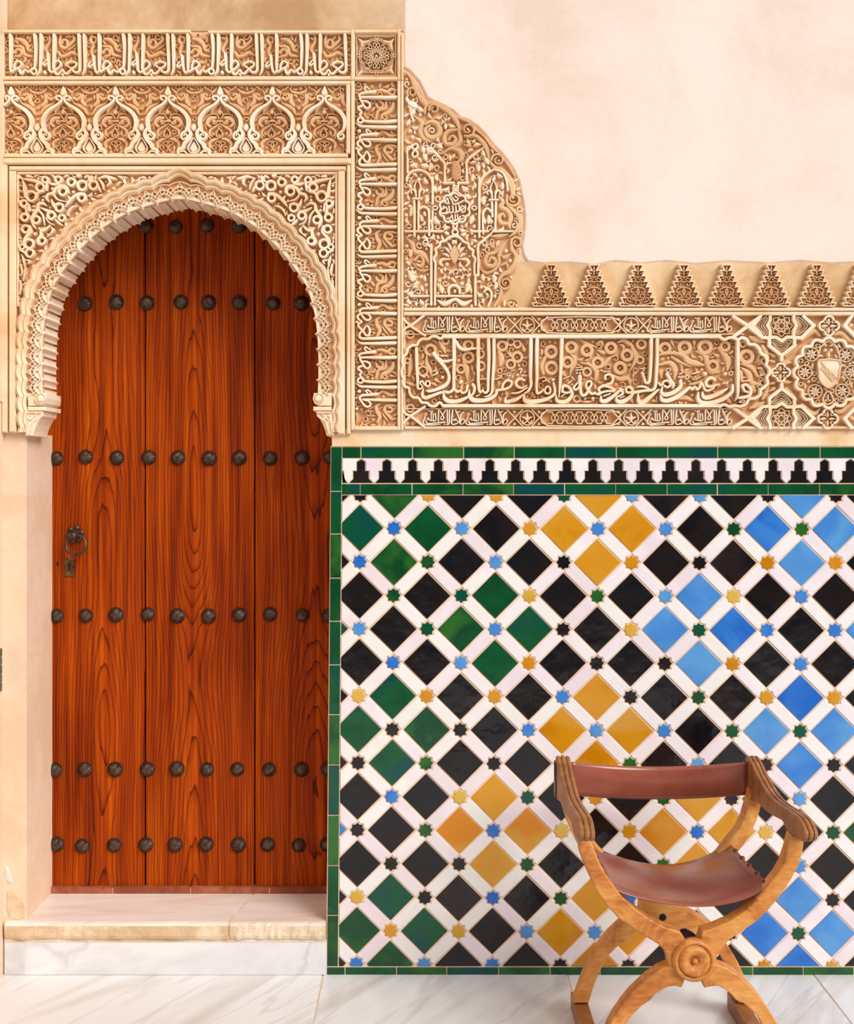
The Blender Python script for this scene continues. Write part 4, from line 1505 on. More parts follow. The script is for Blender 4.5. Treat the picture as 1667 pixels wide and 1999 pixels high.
for k in range(-1, 7):
    c = cA + (k - .5) * APER      # valley between two arches
    mb = MB()
    for st in LOW:
        base = shift(st, (k - 1) * APER)          # right half belongs to the arch on the left
        for s_ in (base, mir(base, c)):
            if inside(s_, 13, 677): mb.ribbon([(a_, b_, w_ * 1.25) for a_, b_, w_ in s_], None, Y0, YW - .0004, ch=.25); pn.mark(s_)
    if 20 < c < 670:
        mb.plate([(c + a / 8.335, 160 + b / 8.335) for a, b in [(0, 700), (30, 735), (42, 775), (25, 815), (0, 828), (-25, 815), (-42, 775), (-30, 735)]], Y0, YW, 1.4)
        mb.ribbon([(c, 273, 2), (c + 7, 283, 2.6), (c + 11.5, 292, 2.6), (c + 7, 300.5, 2.6), (c, 302.5, 2.6), (c - 7, 300.5, 2.6), (c - 11.5, 292, 2.6), (c - 7, 283, 2.6)], None, Y0, YW, closed=True)
        mb.plate([(c, 277), (c + 5, 285), (c + 8.5, 292), (c + 5, 298.5), (c, 300.5), (c - 5, 298.5), (c - 8.5, 292), (c - 5, 285)], Y0, YW + .003, 1.5)
        pn.dot(c, 252, 8); pn.dot(c, 291, 13)
        mb.build('valley_bud', M['pale'], ar)
    mb = MB()
    any_ = False
    for st in TOPR:
        base = shift(st, (k - 1) * APER)
        for s_ in (base, mir(base, c)):
            if inside(s_, 13, 676): mb.ribbon(s_, None, Y0, YL, ch=.5); pn.mark(s_); any_ = True
    if any_: mb.build('leaf_pair', M['ochre'], ar)
filler(pn, ar, M['ochre'], 8, 2.6, 4.5)

# ---------------------------------------------------------------- doorway arch
da = empty('doorway_arch', (X(353), 0, Z(851)), 'carved stucco door surround with lobed horseshoe arch and scrollwork spandrels', 'arch')
plain('moulding', M['frame'], da, [(12, 312.5, 686, 324.5)], YW - .004, 2.5)
plain('moulding', M['frame'], da, [(8, 313, 19, 845), (677.5, 325, 685, 848)], YW - .001, 2.0)
plain('moulding', M['frame'], da, [(22, 327.5, 676, 337), (22, 337, 36, 845), (660, 337, 674, 849)], YW - .002, 2.5)
plain('moulding', M['frame'], da, [(37, 338, 660, 343), (36.5, 343, 41, 600), (655, 343, 659.5, 612)], YW + .002, 1.0)

# path of the front edge, resampled by length
ext = [(ACX - 268, 846), (ACX - 268, 810)] + ARCH + [(ACX + 268, 810), (ACX + 268, 846)]


def resample(pts, n):
    p = np.array(pts, float)
    q = smooth_path([(a, b, 0) for a, b in p], False, 3.0)[:, :2]
    d = np.concatenate([[0], np.cumsum(np.linalg.norm(np.diff(q, axis=0), axis=1))])
    t = np.linspace(0, d[-1], n)
    return np.stack([np.interp(t, d, q[:, 0]), np.interp(t, d, q[:, 1])], 1), d[-1]


NU = 35
SUB = 40
AP, AL = resample(ARCH, NU * SUB + 1)
ker = np.ones(25) / 25
tan = np.gradient(AP, axis=0); tan /= np.linalg.norm(tan, axis=1)[:, None]
nrm = np.stack([tan[:, 1], -tan[:, 0]], 1)          # outward (away from the opening)
pad = np.pad(nrm, ((12, 12), (0, 0)), 'edge')
nrm = np.stack([np.convolve(pad[:, i], ker, 'valid') for i in (0, 1)], 1)
nrm /= np.linalg.norm(nrm, axis=1)[:, None]


def UV(u, v):
    """u in units along the arch (0..NU), v px outward"""
    t = min(max(u * SUB, 0), NU * SUB)
    i = int(min(t, NU * SUB - 1)); f = t - i
    p = AP[i] * (1 - f) + AP[i + 1] * f
    nn_ = nrm[i] * (1 - f) + nrm[i + 1] * f
    e = 0.0
    if u < 0: p = AP[0] - tan[0] * (-u) * AL / NU
    if u > NU: p = AP[-1] + tan[-1] * (u - NU) * AL / NU
    return (p[0] + nn_[0] * v, p[1] + nn_[1] * v)


# ground of the lattice band
def strip_mesh(name, us, prof, mat, parent, scal=None):
    vv = []; ff = []
    m = len(prof)
    for u_ in us:
        s_ = scal(u_) if scal else 0
        for v, y in prof:
            x, z = UV(u_, v + (s_ if v > 26 else 0))
            vv.append((X(x), y, Z(z)))
    for i in range(len(us) - 1):
        for k in range(m - 1):
            ff.append((i * m + k, i * m + k + 1, (i + 1) * m + k + 1, (i + 1) * m + k))
    mb = MB(); mb.add(vv, ff)
    return mb.build(name, mat, parent, recalc=True)


strip_mesh('band_ground', np.linspace(0, NU, NU * 8 + 1), [(0, 0.01), (0, -.005), (31, -.005)], M['ground'], da)
scal = lambda u_: 4.6 * abs(math.sin(math.pi * u_)) ** 0.8 + 11.0 * max(0, 1 - abs(u_ - NU / 2) / 1.5) ** 1.5
us = np.linspace(-2.35, NU + 2.35, (NU + 5) * 10 + 1)
strip_mesh('lobed_moulding', us, [(27.5, 0.0), (27.6, -.010), (28.6, -.0135), (31.5, -.0150), (33.4, -.0135), (33.8, -.0115), (35.5, -.0150), (38.0, -.0190), (40.5, -.0200), (42.2, -.0175), (42.6, -.0145), (43.6, -.0165), (45.0, -.0165), (45.6, -.013), (45.8, 0.0)], M['frame'], da, scal)

# interlaced lattice, one part for every lobe
for k in range(NU):
    c = k + .5
    mb = MB()
    q = lambda u_, v, w=1.7: (*UV(c + u_, v), w)
    yt = -.0125
    big = abs(k - NU // 2) < 1
    mb.ribbon([q(-.5, 0), q(-.42, 5), q(-.26, 10.5), q(0, 13), q(.26, 10.5), q(.42, 5), q(.5, 0)], None, -.003, yt, step=4)
    mb.ribbon([q(-.56, 9), q(-.40, 14), q(-.20, 19), q(0, 20.5), q(.20, 19), q(.40, 14), q(.56, 9)], None, -.003, yt, step=4)
    mb.ribbon([q(-.26, 10.5), q(-.36, 17, 1.3), q(-.48, 22, 1.1)], None, -.003, yt, step=4)
    mb.ribbon([q(.26, 10.5), q(.36, 17, 1.3), q(.48, 22, 1.1)], None, -.003, yt, step=4)
    x, y = UV(c, 18.5)
    mb.ring(x, y, 4.6, 1.6, -.003, yt, n=12)
    mb.ribbon([q(-.13, 20.5), q(-.08, 24), q(0, 28), q(.08, 24), q(.13, 20.5)], None, -.003, yt, step=4)
    mb.ribbon([q(-.5, 27, 1.5), q(-.3, 30, 1.5), q(0, 31.5, 1.5), q(.3, 30, 1.5), q(.5, 27, 1.5)], None, -.003, yt + .002, step=4)
    # pale heart at the foot of the lobe, with two drilled holes
    mb.plate([UV(c + a, v) for a, v in [(-.44, 0), (-.30, 2.2), (-.2, 4.6), (-.09, 4.6), (0, 6.6), (.09, 4.6), (.2, 4.6), (.30, 2.2), (.44, 0)]], -.003, yt + .002, .8)
    mb.build('lattice_lobe', M['pale'], da)
    mb = MB()
    for a in (-.2, .2):
        x, y = UV(c + a, 2.8); mb.disc(x, y, .8, yt + .003, yt + .0015, 6)
    mb.build('drill_hole', M['dark'], da)
    # ribbed soffit block behind this lobe
    prof = [(-.5, -5.5), (-.47, -3.0), (-.40, -.6), (-.28, .6), (-.16, .3), (-.085, -.6), (-.075, .6), (-.07, 13), (.07, 13), (.075, .6), (.085, -.6), (.16, .3), (.28, .6), (.40, -.6), (.47, -3.0), (.5, -5.5)]
    pl = [UV(c + a, v) for a, v in prof] + [UV(c + .5, 17), UV(c, 17), UV(c - .5, 17)]
    mb = MB()
    mb.plate(pl[::-1], 0.15, -.008, .5)
    mb.build('soffit_rib', M['pale'], da)

# bosses and corbels at the springing
for s_ in (-1, 1):
    m_ = lambda pts: [(ACX + s_ * (a - ACX), b) for a, b in pts]
    mb = MB(); mb.plate(m_([(613, 768), (612, 778), (614, 788), (622, 793), (648, 793), (650, 768)]), 0.145, -.010, 1.0); cb = mb.build('impost', M['pale'], da)
    x = ACX + s_ * (622.5 - ACX)
    mb = MB(); mb.disc(x, 779, 8.2, -.009, -.017, 16); mb.ring(x, 779, 9.6, 1.8, -.009, -.015, 18); mb.build('boss', M['pale'], cb)
    mb = MB(); mb.plate(m_([(612.5, 794.5), (612.5, 802.5), (648, 802.5), (648, 794.5)]), 0.145, -.013, 1.0); mb.build('abacus', M['pale'], cb)
    mb = MB(); mb.plate(m_([(618, 803), (619, 813), (625, 818), (631, 829), (636, 842), (638, 851), (654, 851), (650, 803)]), 0.13, -.011, 1.0); co = mb.build('corbel', M['pale'], da)
    mb = MB()
    for pts in ([(622, 806), (630, 807), (634, 813)], [(632, 806), (646, 806)], [(642, 812), (646, 816), (642, 820), (638, 816)], [(636, 822), (640, 836), (644, 848)], [(646, 822), (648, 834), (650, 848)], [(629, 818), (636, 824)]):
        mb.ribbon(m_(pts), 1.8, -.010, -.0145)
    mb.build('corbel_carving', M['pale'], co)

# scrollwork spandrels
T = crop(30, 325, 8.335)
SPX = 347.5
outer = [UV(u_, 46) for u_ in np.linspace(0, NU / 2, 60)]
field = [(41, 343), (SPX, 343)] + outer[::-1] + [(41, 600)]
fieldx = [(41, 343), (655, 343), (655, 612)] + [UV(u_, 30) for u_ in np.linspace(NU, 0, 120)] + [(41, 600)]
mb = MB(); mb.plate(fieldx, Y0 + .0005, YG, 0); mb.build('spandrel_ground', M['ground'], da)
RINGS = [(520, 245, 46, 58), (735, 240, 48, 58), (440, 365, 64, 58), (300, 510, 78, 60), (180, 625, 48, 52), (190, 850, 56, 58), (945, 280, 58, 60), (1120, 335, 72, 66), (1300, 330, 66, 56),
         (805, 430, 62, 56), (1110, 535, 58, 58), (750, 690, 64, 56), (620, 820, 58, 60), (790, 860, 48, 50), (375, 890, 58, 56), (205, 1040, 58, 56), (260, 1280, 72, 60), (470, 1230, 54, 54), (270, 1430, 62, 50), (150, 1330, 40, 44)]
STR = [T([(560, 290, 50), (545, 350, 60), (540, 410, 40)]), T([(600, 300, 40), (660, 320, 50), (740, 310, 50)]),
       T([(440, 290, 60), (340, 255, 60), (230, 240, 40), (110, 215, 12)]), T([(150, 225, 14), (180, 330, 50), (190, 430, 60), (210, 520, 56)]), T([(500, 430, 40), (410, 455, 44), (370, 530, 50)]),
       T([(215, 670, 40), (222, 760, 50), (238, 820, 40)]), T([(110, 590, 30), (130, 660, 44), (200, 700, 40)]), T([(250, 640, 40), (262, 740, 46)]),
       T([(880, 440, 50), (868, 365, 56), (790, 342, 60), (700, 385, 70), (650, 460, 60), (575, 480, 56), (545, 540, 50), (580, 600, 16)]), T([(650, 470, 30), (720, 560, 30), (870, 605, 12)]),
       T([(1150, 470, 50), (1060, 475, 60), (960, 545, 60), (900, 610, 56), (850, 680, 12)]), T([(890, 510, 20), (930, 560, 50)]), T([(620, 560, 16), (650, 640, 56), (690, 700, 40)]), T([(700, 640, 40), (830, 640, 12)]),
       T([(540, 660, 16), (480, 620, 50), (410, 640, 56), (395, 720, 60), (340, 800, 60), (305, 880, 56), (330, 970, 50), (360, 1030, 12)]), T([(400, 720, 30), (480, 820, 34), (512, 975, 12)]),
       T([(465, 700, 30), (560, 745, 56), (640, 760, 50)]), T([(540, 860, 20), (580, 930, 24), (660, 970, 18)]), T([(700, 900, 40), (740, 940, 50), (800, 980, 14)]),
       T([(415, 1015, 16), (470, 1060, 60), (540, 1040, 50), (600, 985, 30)]), T([(455, 1080, 50), (450, 1150, 56), (400, 1220, 52), (415, 1280, 46), (470, 1290, 36)]),
       T([(275, 1000, 46), (290, 1080, 50), (215, 1170, 56), (180, 1250, 50), (200, 1320, 40)]), T([(120, 1380, 40), (190, 1420, 44), (230, 1480, 40)]),
       T([(1170, 200, 40), (1215, 185, 46), (1240, 230, 40), (1200, 280, 34)]), T([(1270, 200, 56), (1255, 270, 50)]), T([(1370, 340, 40), (1395, 390, 46), (1420, 440, 14)]),
       T([(1400, 215, 24), (1500, 190, 56), (1600, 215, 60), (1660, 225, 30)]), T([(1550, 220, 50), (1570, 290, 50), (1520, 345, 14)]), T([(1380, 215, 18), (1440, 300, 44), (1465, 400, 14)]),
       T([(1060, 660, 12), (960, 690, 40), (900, 770, 24), (890, 820, 14)]), T([(620, 1010, 14), (650, 1060, 50), (600, 1130, 14)]), T([(600, 1130, 18), (560, 1160, 18)]),
       T([(150, 1470, 12), (180, 1560, 50), (190, 1650, 20)]), T([(210, 1540, 24), (280, 1560, 40), (250, 1600, 24)]), T([(130, 1620, 40), (150, 1720, 44), (140, 1800, 14)]), T([(200, 1660, 20), (190, 1760, 40), (170, 1880, 12)]), T([(120, 1880, 34), (125, 2000, 30), (110, 2100, 10)]),
       T([(240, 185, 60), (290, 190, 40)]), T([(1060, 175, 70), (1080, 178, 60)])]
DOTS = [(630, 380, 36), (970, 435, 32), (475, 570, 32), (320, 735, 36), (350, 1115, 36), (110, 1180, 26), (120, 330, 26), (400, 215, 22), (900, 720, 16), (110, 1780, 22)]
THIN = [T([(470, 470, 12), (400, 560, 12), (410, 640, 12)]), T([(120, 520, 12), (200, 560, 12)]), T([(1220, 430, 12), (1270, 490, 12), (1360, 480, 12)]), T([(560, 620, 12), (580, 700, 12)]), T([(330, 1380, 12), (420, 1360, 12)]), T([(840, 520, 12), (880, 600, 12)]), T([(1010, 600, 12), (1080, 620, 12)])]
pns = {}
pnL = Panel(41, 343, 348, 600, [(41, 343), (348, 343)] + [UV(u_, 47) for u_ in np.linspace(NU / 2, 0, 70)] + [(41, 600)])
for s_ in (1, -1):
    f_ = (lambda st: st) if s_ == 1 else (lambda st: mir(st, SPX))
    for a, b, r, w_ in RINGS:
        x, y = 30 + a / 8.335, 325 + b / 8.335
        xm = x if s_ == 1 else 2 * SPX - x
        mb = MB(); mb.ring(xm, y, r / 8.335, w_ / 8.335 * .76, Y0, -.0165)
        o = mb.build('scroll', M['pale'], da)
        mb = MB()
        rr = r / 8.335 - 2
        mb.ribbon([(xm - rr * .9, y + rr * .7), (xm + rr * .9, y - rr * .7)], 1.1, Y0, -.007); mb.ribbon([(xm - rr * .6, y - rr * .8), (xm + rr * .6, y + rr * .8)], 1.0, Y0, -.006); mb.build('stem', M['ochre'], o)
        if s_ == 1: pnL.dot(x, y, (r + w_ / 2) / 8.335 + .6)
    for st in STR:
        mb = MB(); mb.ribbon(f_(st), None, Y0, -.0160); mb.build('scroll', M['pale'], da)
        if s_ == 1: pnL.mark(st)
    for a, b, r in DOTS:
        x, y = 30 + a / 8.335, 325 + b / 8.335
        mb = MB(); mb.disc(x if s_ == 1 else 2 * SPX - x, y, r / 8.335, Y0, -.0135); mb.build('bud', M['pale'], da)
        if s_ == 1: pnL.dot(x, y, r / 8.335 + .6)
    mb = MB()
    for st in THIN: mb.ribbon(f_(st), None, Y0, -.007)
    mb.build('stem', M['ochre'], da)
gp = pnL.gaps(2.6, 5.0, 120, 3)
for s_ in (1, -1):
    mb = MB(); rnd = random.Random(4)
    for x, y, r in gp:
        a = rnd.uniform(0, 6.28); xm = x if s_ == 1 else 2 * SPX - x
        dx, dy = s_ * math.cos(a) * r, math.sin(a) * r
        if rnd.random() < .6: mb.leaf(xm - dx * 1.2, y - dy * 1.2, xm + dx * 1.3, y + dy * 1.3, r * 1.2, Y0, -.010, s_ * .2)
        else: mb.disc(xm, y, r * .75, Y0, -.009, 8)
    o = mb.build('small_leaves', M['pale'], da); o['kind'] = 'stuff'
# ---------------------------------------------------------------- merlon frieze
mf = empty('merlon_frieze', (X(1370), 0, Z(602)), 'row of stepped stucco merlons with pierced filigree on tan plaster', 'frieze')
YM = -0.003
hw_t = [100, 122, 152, 190, 218, 260, 292, 322]
hw_b = [52, 84, 116, 150, 182, 216, 248, 282]
ty = [112, 202, 290, 380, 466, 552, 640, 726, 797]
right = []
for k in range(8):
    right += [(hw_t[k], ty[k]), (hw_b[k], ty[k + 1])]
S8 = 8.335
prof = [(a / S8, b / S8) for a, b in right]
out_poly = [(a, b) for a, b in prof] + [(-a, b) for a, b in prof[::-1]]
inn = inset_poly(out_poly, 2.6)
mb = MB()
mb.plate([(CX + a, 505 + b) for a, b in inset_poly(out_poly, 0.4)], 0.0, -0.0065, 0)
base_me = mb
mb = MB()
# raised zig-zag rim
n = len(out_poly)
vv = []; ff = []
mid1 = inset_poly(out_poly, 0.5); mid2 = inset_poly(out_poly, 2.3)
for q, yy in ((out_poly, 0.0), (out_poly, -.0155), (mid1, -.0175), (mid2, -.0175), (inn, -.0145), (inn, -.004)):
    vv += [(X(CX + a), yy, Z(505 + b)) for a, b in q]
for r in range(5):
    for i in range(n):
        j = (i + 1) % n
        ff.append((r * n + i, (r + 1) * n + i, (r + 1) * n + j, r * n + j))
mb.add(vv, ff)
rim = mb
FIL = [[(0, 330, 16), (20, 310, 16), (50, 320, 16), (48, 350, 16), (20, 350, 16)], [(0, 150, 20), (5, 190, 18)], [(0, 220, 30), (0, 280, 14)], [(0, 400, 14), (40, 380, 16), (100, 400, 16), (90, 460, 16), (50, 450, 16), (60, 425, 14)],
       [(0, 480, 24), (60, 490, 18), (110, 520, 18), (100, 570, 18), (60, 560, 16)], [(0, 500, 12), (18, 550, 26), (0, 610, 12)], [(30, 690, 16), (90, 660, 18), (100, 610, 18), (50, 595, 18), (35, 640, 16), (70, 645, 14)],
       [(110, 720, 18), (160, 700, 18), (170, 660, 18), (130, 650, 16), (120, 685, 14)], [(0, 680, 12), (40, 730, 12), (0, 775, 12)], [(60, 770, 20), (130, 760, 20), (210, 740, 20), (240, 775, 16)], [(150, 590, 14), (180, 610, 14)], [(120, 440, 14), (150, 430, 14)], [(200, 690, 14), (190, 740, 14)], [(40, 260, 14), (80, 240, 14)], [(60, 330, 14), (95, 350, 14)]]
fil = MB()
for st in FIL:
    for sg in (1, -1):
        fil.ribbon([(CX + sg * a / S8, 505 + b / S8, w_ / S8) for a, b, w_ in st], None, 0.0, -.0145)
m_base = m_rim = m_fil = None
for k, c in enumerate([1074.6, 1157.8, 1243, 1332, 1415.2, 1501.8, 1590, 1676, 1762, 1848]):
    if m_base is None:
        m_rim = rim.build('merlon', M['frame'], mf); m_base = base_me.build('ground', M['ground'], m_rim); m_fil = fil.build('filigree', M['ochre'], m_rim)
        r_, b_, f_ = m_rim, m_base, m_fil
    else:
        r_ = copy_obj(m_rim, mf)
        b_ = m_base.copy(); COL.objects.link(b_); f_ = m_fil.copy(); COL.objects.link(f_)
        b_.parent = r_; f_.parent = r_
    r_.location = (X(c), 0, Z(1900 - 0) * 0)
    b_.matrix_parent_inverse = Matrix.Identity(4); f_.matrix_parent_inverse = Matrix.Identity(4)
    b_.location = (0, 0, 0); f_.location = (0, 0, 0)

# ---------------------------------------------------------------- carved fragment (lunette) right of the upright band
E = crop(780, 140, 6.668)
F = crop(780, 350, 6.668)
lu = empty('leaf_panel_fragment', (X(900), 0, Z(603)), 'surviving curved fragment of carved stucco leaves round a small lettered medallion', 'carved panel')
BND = E([(70, 10), (150, 60), (205, 130), (250, 220), (320, 335), (430, 395), (560, 455), (680, 525), (770, 595), (900, 645), (1000, 715), (1100, 825), (1200, 950), (1300, 1055), (1400, 1175), (1470, 1285), (1530, 1415), (1565, 1560)], 10) + \
      F([(1605, 350), (1615, 500), (1605, 650), (1592, 760), (1572, 880), (1545, 1000), (1530, 1130), (1480, 1250), (1440, 1380), (1365, 1440), (1345, 1540), (1430, 1570), (1530, 1620), (1545, 1690)], 10)
lpoly = [(789, 140)] + [(a, b) for a, b, _ in BND] + [(789, 604)]
mb = MB(); mb.plate(lpoly, Y0 + .0005, YG - .002, 0); mb.build('ground', M['ground'], lu)
pn = Panel(788, 135, 1030, 604, lpoly)


def put(name, mat, st, top, ch=.45, y0=Y0):
    if name == 'frame_band': st = [(a_, b_, w_ * 1.22) for a_, b_, w_ in st]
    mb = MB(); mb.ribbon(st, None, y0, top, ch=ch); pn.mark(st)
    return mb.build(name, mat, lu)


def spiral(cx, cy, r, w, a0=0.0, turns=1.35, dr=1):
    n = 16
    return [(cx + r * (1 - .62 * i / n) * math.cos(a0 + dr * turns * 2 * math.pi * i / n), cy + r * (1 - .62 * i / n) * math.sin(a0 + dr * turns * 2 * math.pi * i / n), w * (1 - .5 * i / n)) for i in range(n + 1)]


# serpentine rim
rimpts = E([(95, 40, 20), (160, 110, 60), (195, 215, 70), (235, 300, 60), (300, 395, 70), (355, 455, 60)], 50)
put('rim_scroll', M['ochre'], rimpts, -.011)
put('rim_scroll', M['ochre'], E([(330, 560, 30), (345, 470, 50), (420, 420, 60), (540, 480, 60), (660, 560, 70), (740, 660, 70), (775, 770, 30)]), -.011)
put('rim_scroll', M['ochre'], E([(640, 560, 30), (740, 600, 44), (860, 650, 44), (950, 700, 30)]), -.010)
put('rim_scroll', M['ochre'], E([(870, 860, 50), (980, 850, 56), (1060, 910, 66), (1120, 1000, 70), (1150, 1100, 40), (1160, 1170, 20)]), -.011)
put('rim_scroll', M['ochre'], E([(1000, 780, 20), (1100, 860, 40), (1190, 980, 44), (1270, 1060, 30)]), -.010)
put('rim_scroll', M['ochre'], E([(1165, 1180, 40), (1230, 1250, 60), (1330, 1310, 80), (1410, 1400, 90), (1460, 1520, 90), (1470, 1640, 60)]), -.011)
put('rim_scroll', M['ochre'], E([(1330, 1130, 20), (1420, 1240, 36), (1490, 1360, 30)]), -.010)
put('rim_scroll', M['ochre'], F([(1395, 230, 40), (1400, 330, 50), (1470, 410, 60), (1550, 500, 70), (1560, 610, 66), (1500, 700, 50), (1420, 760, 20)]), -.011)
put('rim_scroll', M['ochre'], F([(1450, 800, 40), (1460, 920, 60), (1510, 1000, 60), (1490, 1120, 76), (1420, 1210, 76), (1330, 1260, 60), (1290, 1350, 46), (1320, 1460, 50), (1290, 1560, 50), (1230, 1660, 40)]), -.011)
for T_, a, b, r, dr, a0 in ((E, 165, 290, 66, 1, 2.6), (E, 450, 505, 66, 1, 3.0), (E, 890, 770, 92, -1, 2.0), (E, 1275, 1165, 84, 1, 3.2), (F, 1480, 275, 88, -1, 2.4), (F, 1520, 835, 76, 1, 2.9), (F, 1375, 1360, 84, -1, 3.0)):
    x, y = T_.o[0] + a / T_.s, T_.o[1] + b / T_.s
    put('rim_curl', M['ochre'], spiral(x, y, r / T_.s, 6.2, a0, 1.2, dr), -.0125)
mb = MB()
x, y = 780 + 1455 / 6.668, 350 + 1660 / 6.668
for r in (4, 8, 12.5):
    mb.ribbon([(x + r * math.cos(t), y - 2 + r * math.sin(t), 2.6) for t in np.linspace(math.pi, 2 * math.pi, 10)], None, Y0, -.006)
mb.build('rim_curl', M['ochre'], lu)
# serrated swirls
SW = [(E, [(200, 600, 30), (285, 680, 66), (265, 790, 66), (320, 890, 60), (430, 935, 14)]), (E, [(390, 720, 40), (330, 770, 60), (370, 860, 70), (460, 870, 76), (520, 800, 80), (490, 700, 76), (400, 670, 60), (340, 700, 40)]),
      (E, [(640, 900, 30), (680, 850, 40), (730, 890, 50), (690, 960, 70), (600, 950, 60), (580, 860, 60), (640, 790, 60), (740, 770, 40)]), (E, [(760, 770, 30), (790, 900, 66), (740, 980, 66), (640, 1020, 40), (560, 1090, 14)]),
      (E, [(580, 1060, 16), (680, 1015, 44), (780, 1060, 80), (800, 1150, 76), (750, 1200, 30)]),
      (F, [(85, 770, 16), (160, 850, 60), (200, 950, 76), (290, 980, 84), (360, 1060, 60), (390, 1120, 16)]), (F, [(200, 1060, 40), (260, 1000, 40), (310, 1060, 50), (280, 1140, 60), (220, 1120, 40)]), (F, [(170, 1090, 14), (240, 1180, 26), (330, 1200, 40), (400, 1170, 14)]),
      (F, [(1400, 800, 14), (1330, 890, 60), (1290, 980, 56), (1290, 1090, 44), (1230, 1190, 44), (1120, 1230, 40), (1040, 1170, 12)]), (F, [(1160, 1080, 40), (1190, 1030, 50), (1250, 1070, 56), (1220, 1140, 70), (1140, 1130, 66), (1110, 1060, 66), (1150, 990, 60), (1230, 970, 50), (1310, 900, 20)]),
      (F, [(1290, 240, 40), (1340, 310, 70), (1310, 370, 60), (1400, 420, 80), (1440, 500, 76), (1420, 600, 60), (1440, 660, 14)]), (F, [(1370, 500, 30), (1340, 460, 46), (1290, 510, 60), (1320, 580, 60), (1390, 590, 50)]),
      (F, [(1180, 860, 60), (1220, 900, 44), (1210, 850, 30)]), (F, [(1320, 1130, 20), (1390, 1110, 40), (1400, 1170, 16)]), (F, [(1320, 1010, 16), (1370, 1030, 60), (1440, 980, 20)]), (F, [(1180, 750, 20), (1290, 750, 76), (1400, 730, 30)])]
for T_, st in SW: put('serrated_leaf', M['ochre'], T_(st), -.0115, .6)
# pale interlaced framework
FR = [(E, [(385, 1005, 14), (470, 1080, 36), (540, 1160, 32), (583, 1210, 30), (588, 1330, 28), (590, 1462, 28)], 1), (E, [(575, 1465, 30), (700, 1465, 30)], 0), (E, [(765, 1465, 30), (890, 1465, 30)], 0), (E, [(872, 1465, 28), (872, 1320, 28), (872, 1190, 30), (950, 1110, 36), (1090, 1010, 14)], 1),
      (E, [(95, 1440, 24), (100, 1390, 28), (160, 1320, 30), (270, 1300, 30), (370, 1350, 30), (425, 1450, 28), (430, 1600, 28)], 1), (E, [(1035, 1600, 28), (1035, 1510, 28), (1070, 1410, 30), (1140, 1340, 30), (1225, 1290, 20)], 1), (E, [(1225, 1290, 18), (1330, 1330, 24), (1385, 1430, 24), (1405, 1560, 24)], 1),
      (E, [(90, 1060, 22), (160, 990, 24), (220, 960, 24), (235, 1000, 24), (170, 1080, 24), (190, 1130, 22), (240, 1090, 22), (180, 1020, 22), (110, 1000, 22), (100, 1060, 20), (105, 1200, 24), (105, 1330, 24)], 1),
      (F, [(430, 0, 28), (430, 180, 28), (430, 330, 26)], 0), (F, [(430, 430, 26), (425, 560, 28)], 0), (F, [(1035, 0, 28), (1035, 200, 28), (1035, 320, 28), (1035, 760, 28)], 0),
      (F, [(190, 270, 30), (195, 500, 32), (195, 750, 30)], 0), (F, [(250, 290, 28), (245, 500, 28), (245, 680, 26)], 0), (F, [(265, 400, 26), (300, 375, 28), (350, 385, 30), (380, 430, 30), (385, 530, 30), (385, 740, 30)], 1), (F, [(410, 560, 28), (425, 620, 28), (420, 690, 26)], 0),
      (F, [(1085, 720, 26), (1080, 560, 28), (1090, 440, 30), (1140, 395, 28), (1190, 440, 24)], 1), (F, [(1200, 310, 28), (1205, 500, 28)], 0), (F, [(1250, 310, 28), (1245, 500, 28), (1240, 690, 26)], 0),
      (F, [(85, 692, 28), (320, 692, 28), (560, 692, 24)], 0), (F, [(960, 692, 28), (1150, 692, 24)], 0), (F, [(1225, 692, 28), (1470, 692, 20)], 0),
      (F, [(410, 870, 30), (412, 1100, 32), (412, 1640, 32)], 0), (F, [(330, 850, 20), (370, 870, 24), (412, 900, 26)], 1), (F, [(1020, 1260, 30), (1022, 1050, 32), (1022, 880, 30), (1100, 800, 30), (1190, 720, 20), (1230, 650, 14)], 1),
      (F, [(985, 1640, 30), (985, 1290, 30), (1020, 1260, 30)], 0), (F, [(458, 1640, 28), (462, 1290, 28), (465, 1120, 28), (445, 1050, 30), (478, 980, 30), (470, 920, 30), (520, 880, 30), (535, 830, 30), (600, 815, 30), (630, 775, 30), (720, 755, 30), (790, 780, 30), (830, 825, 30), (890, 850, 30), (905, 905, 30), (955, 940, 30), (950, 1000, 30), (985, 1050, 30), (972, 1120, 28), (972, 1260, 26)], 1),
      (F, [(150, 1530, 28), (375, 1530, 26)], 0), (F, [(485, 1530, 28), (930, 1530, 28)], 0), (F, [(1030, 1530, 28), (1070, 1535, 20)], 0), (F, [(1100, 1470, 26), (1140, 1440, 28), (1185, 1470, 28), (1190, 1560, 28), (1150, 1660, 24)], 1),
      (F, [(640, 1500, 26), (640, 1430, 36), (700, 1390, 36), (770, 1420, 36), (780, 1490, 26)], 1), (F, [(500, 1590, 20), (590, 1630, 56), (690, 1580, 40), (740, 1575, 40), (830, 1630, 56), (930, 1590, 20)], 1)]
for T_, st, cv in FR:
    if cv: put('frame_band', M['pale'], T_(st), -.0145, .35)
    else:
        q = T_(st); put('frame_band', M['pale'], q, -.0142, .35)
for a, b, r in ((460, 1140, 42), (995, 1130, 42)):
    put('curl', M['pale'], spiral(780 + a / 6.668, 140 + b / 6.668, r / 6.668, 3.6, 0.5, 1.3), -.014)
for a, b, r in ((340, 840, 44), (1110, 845, 40)):
    put('curl', M['pale'], spiral(780 + a / 6.668, 350 + b / 6.668, r / 6.668, 3.6, 0.5, 1.3), -.014)
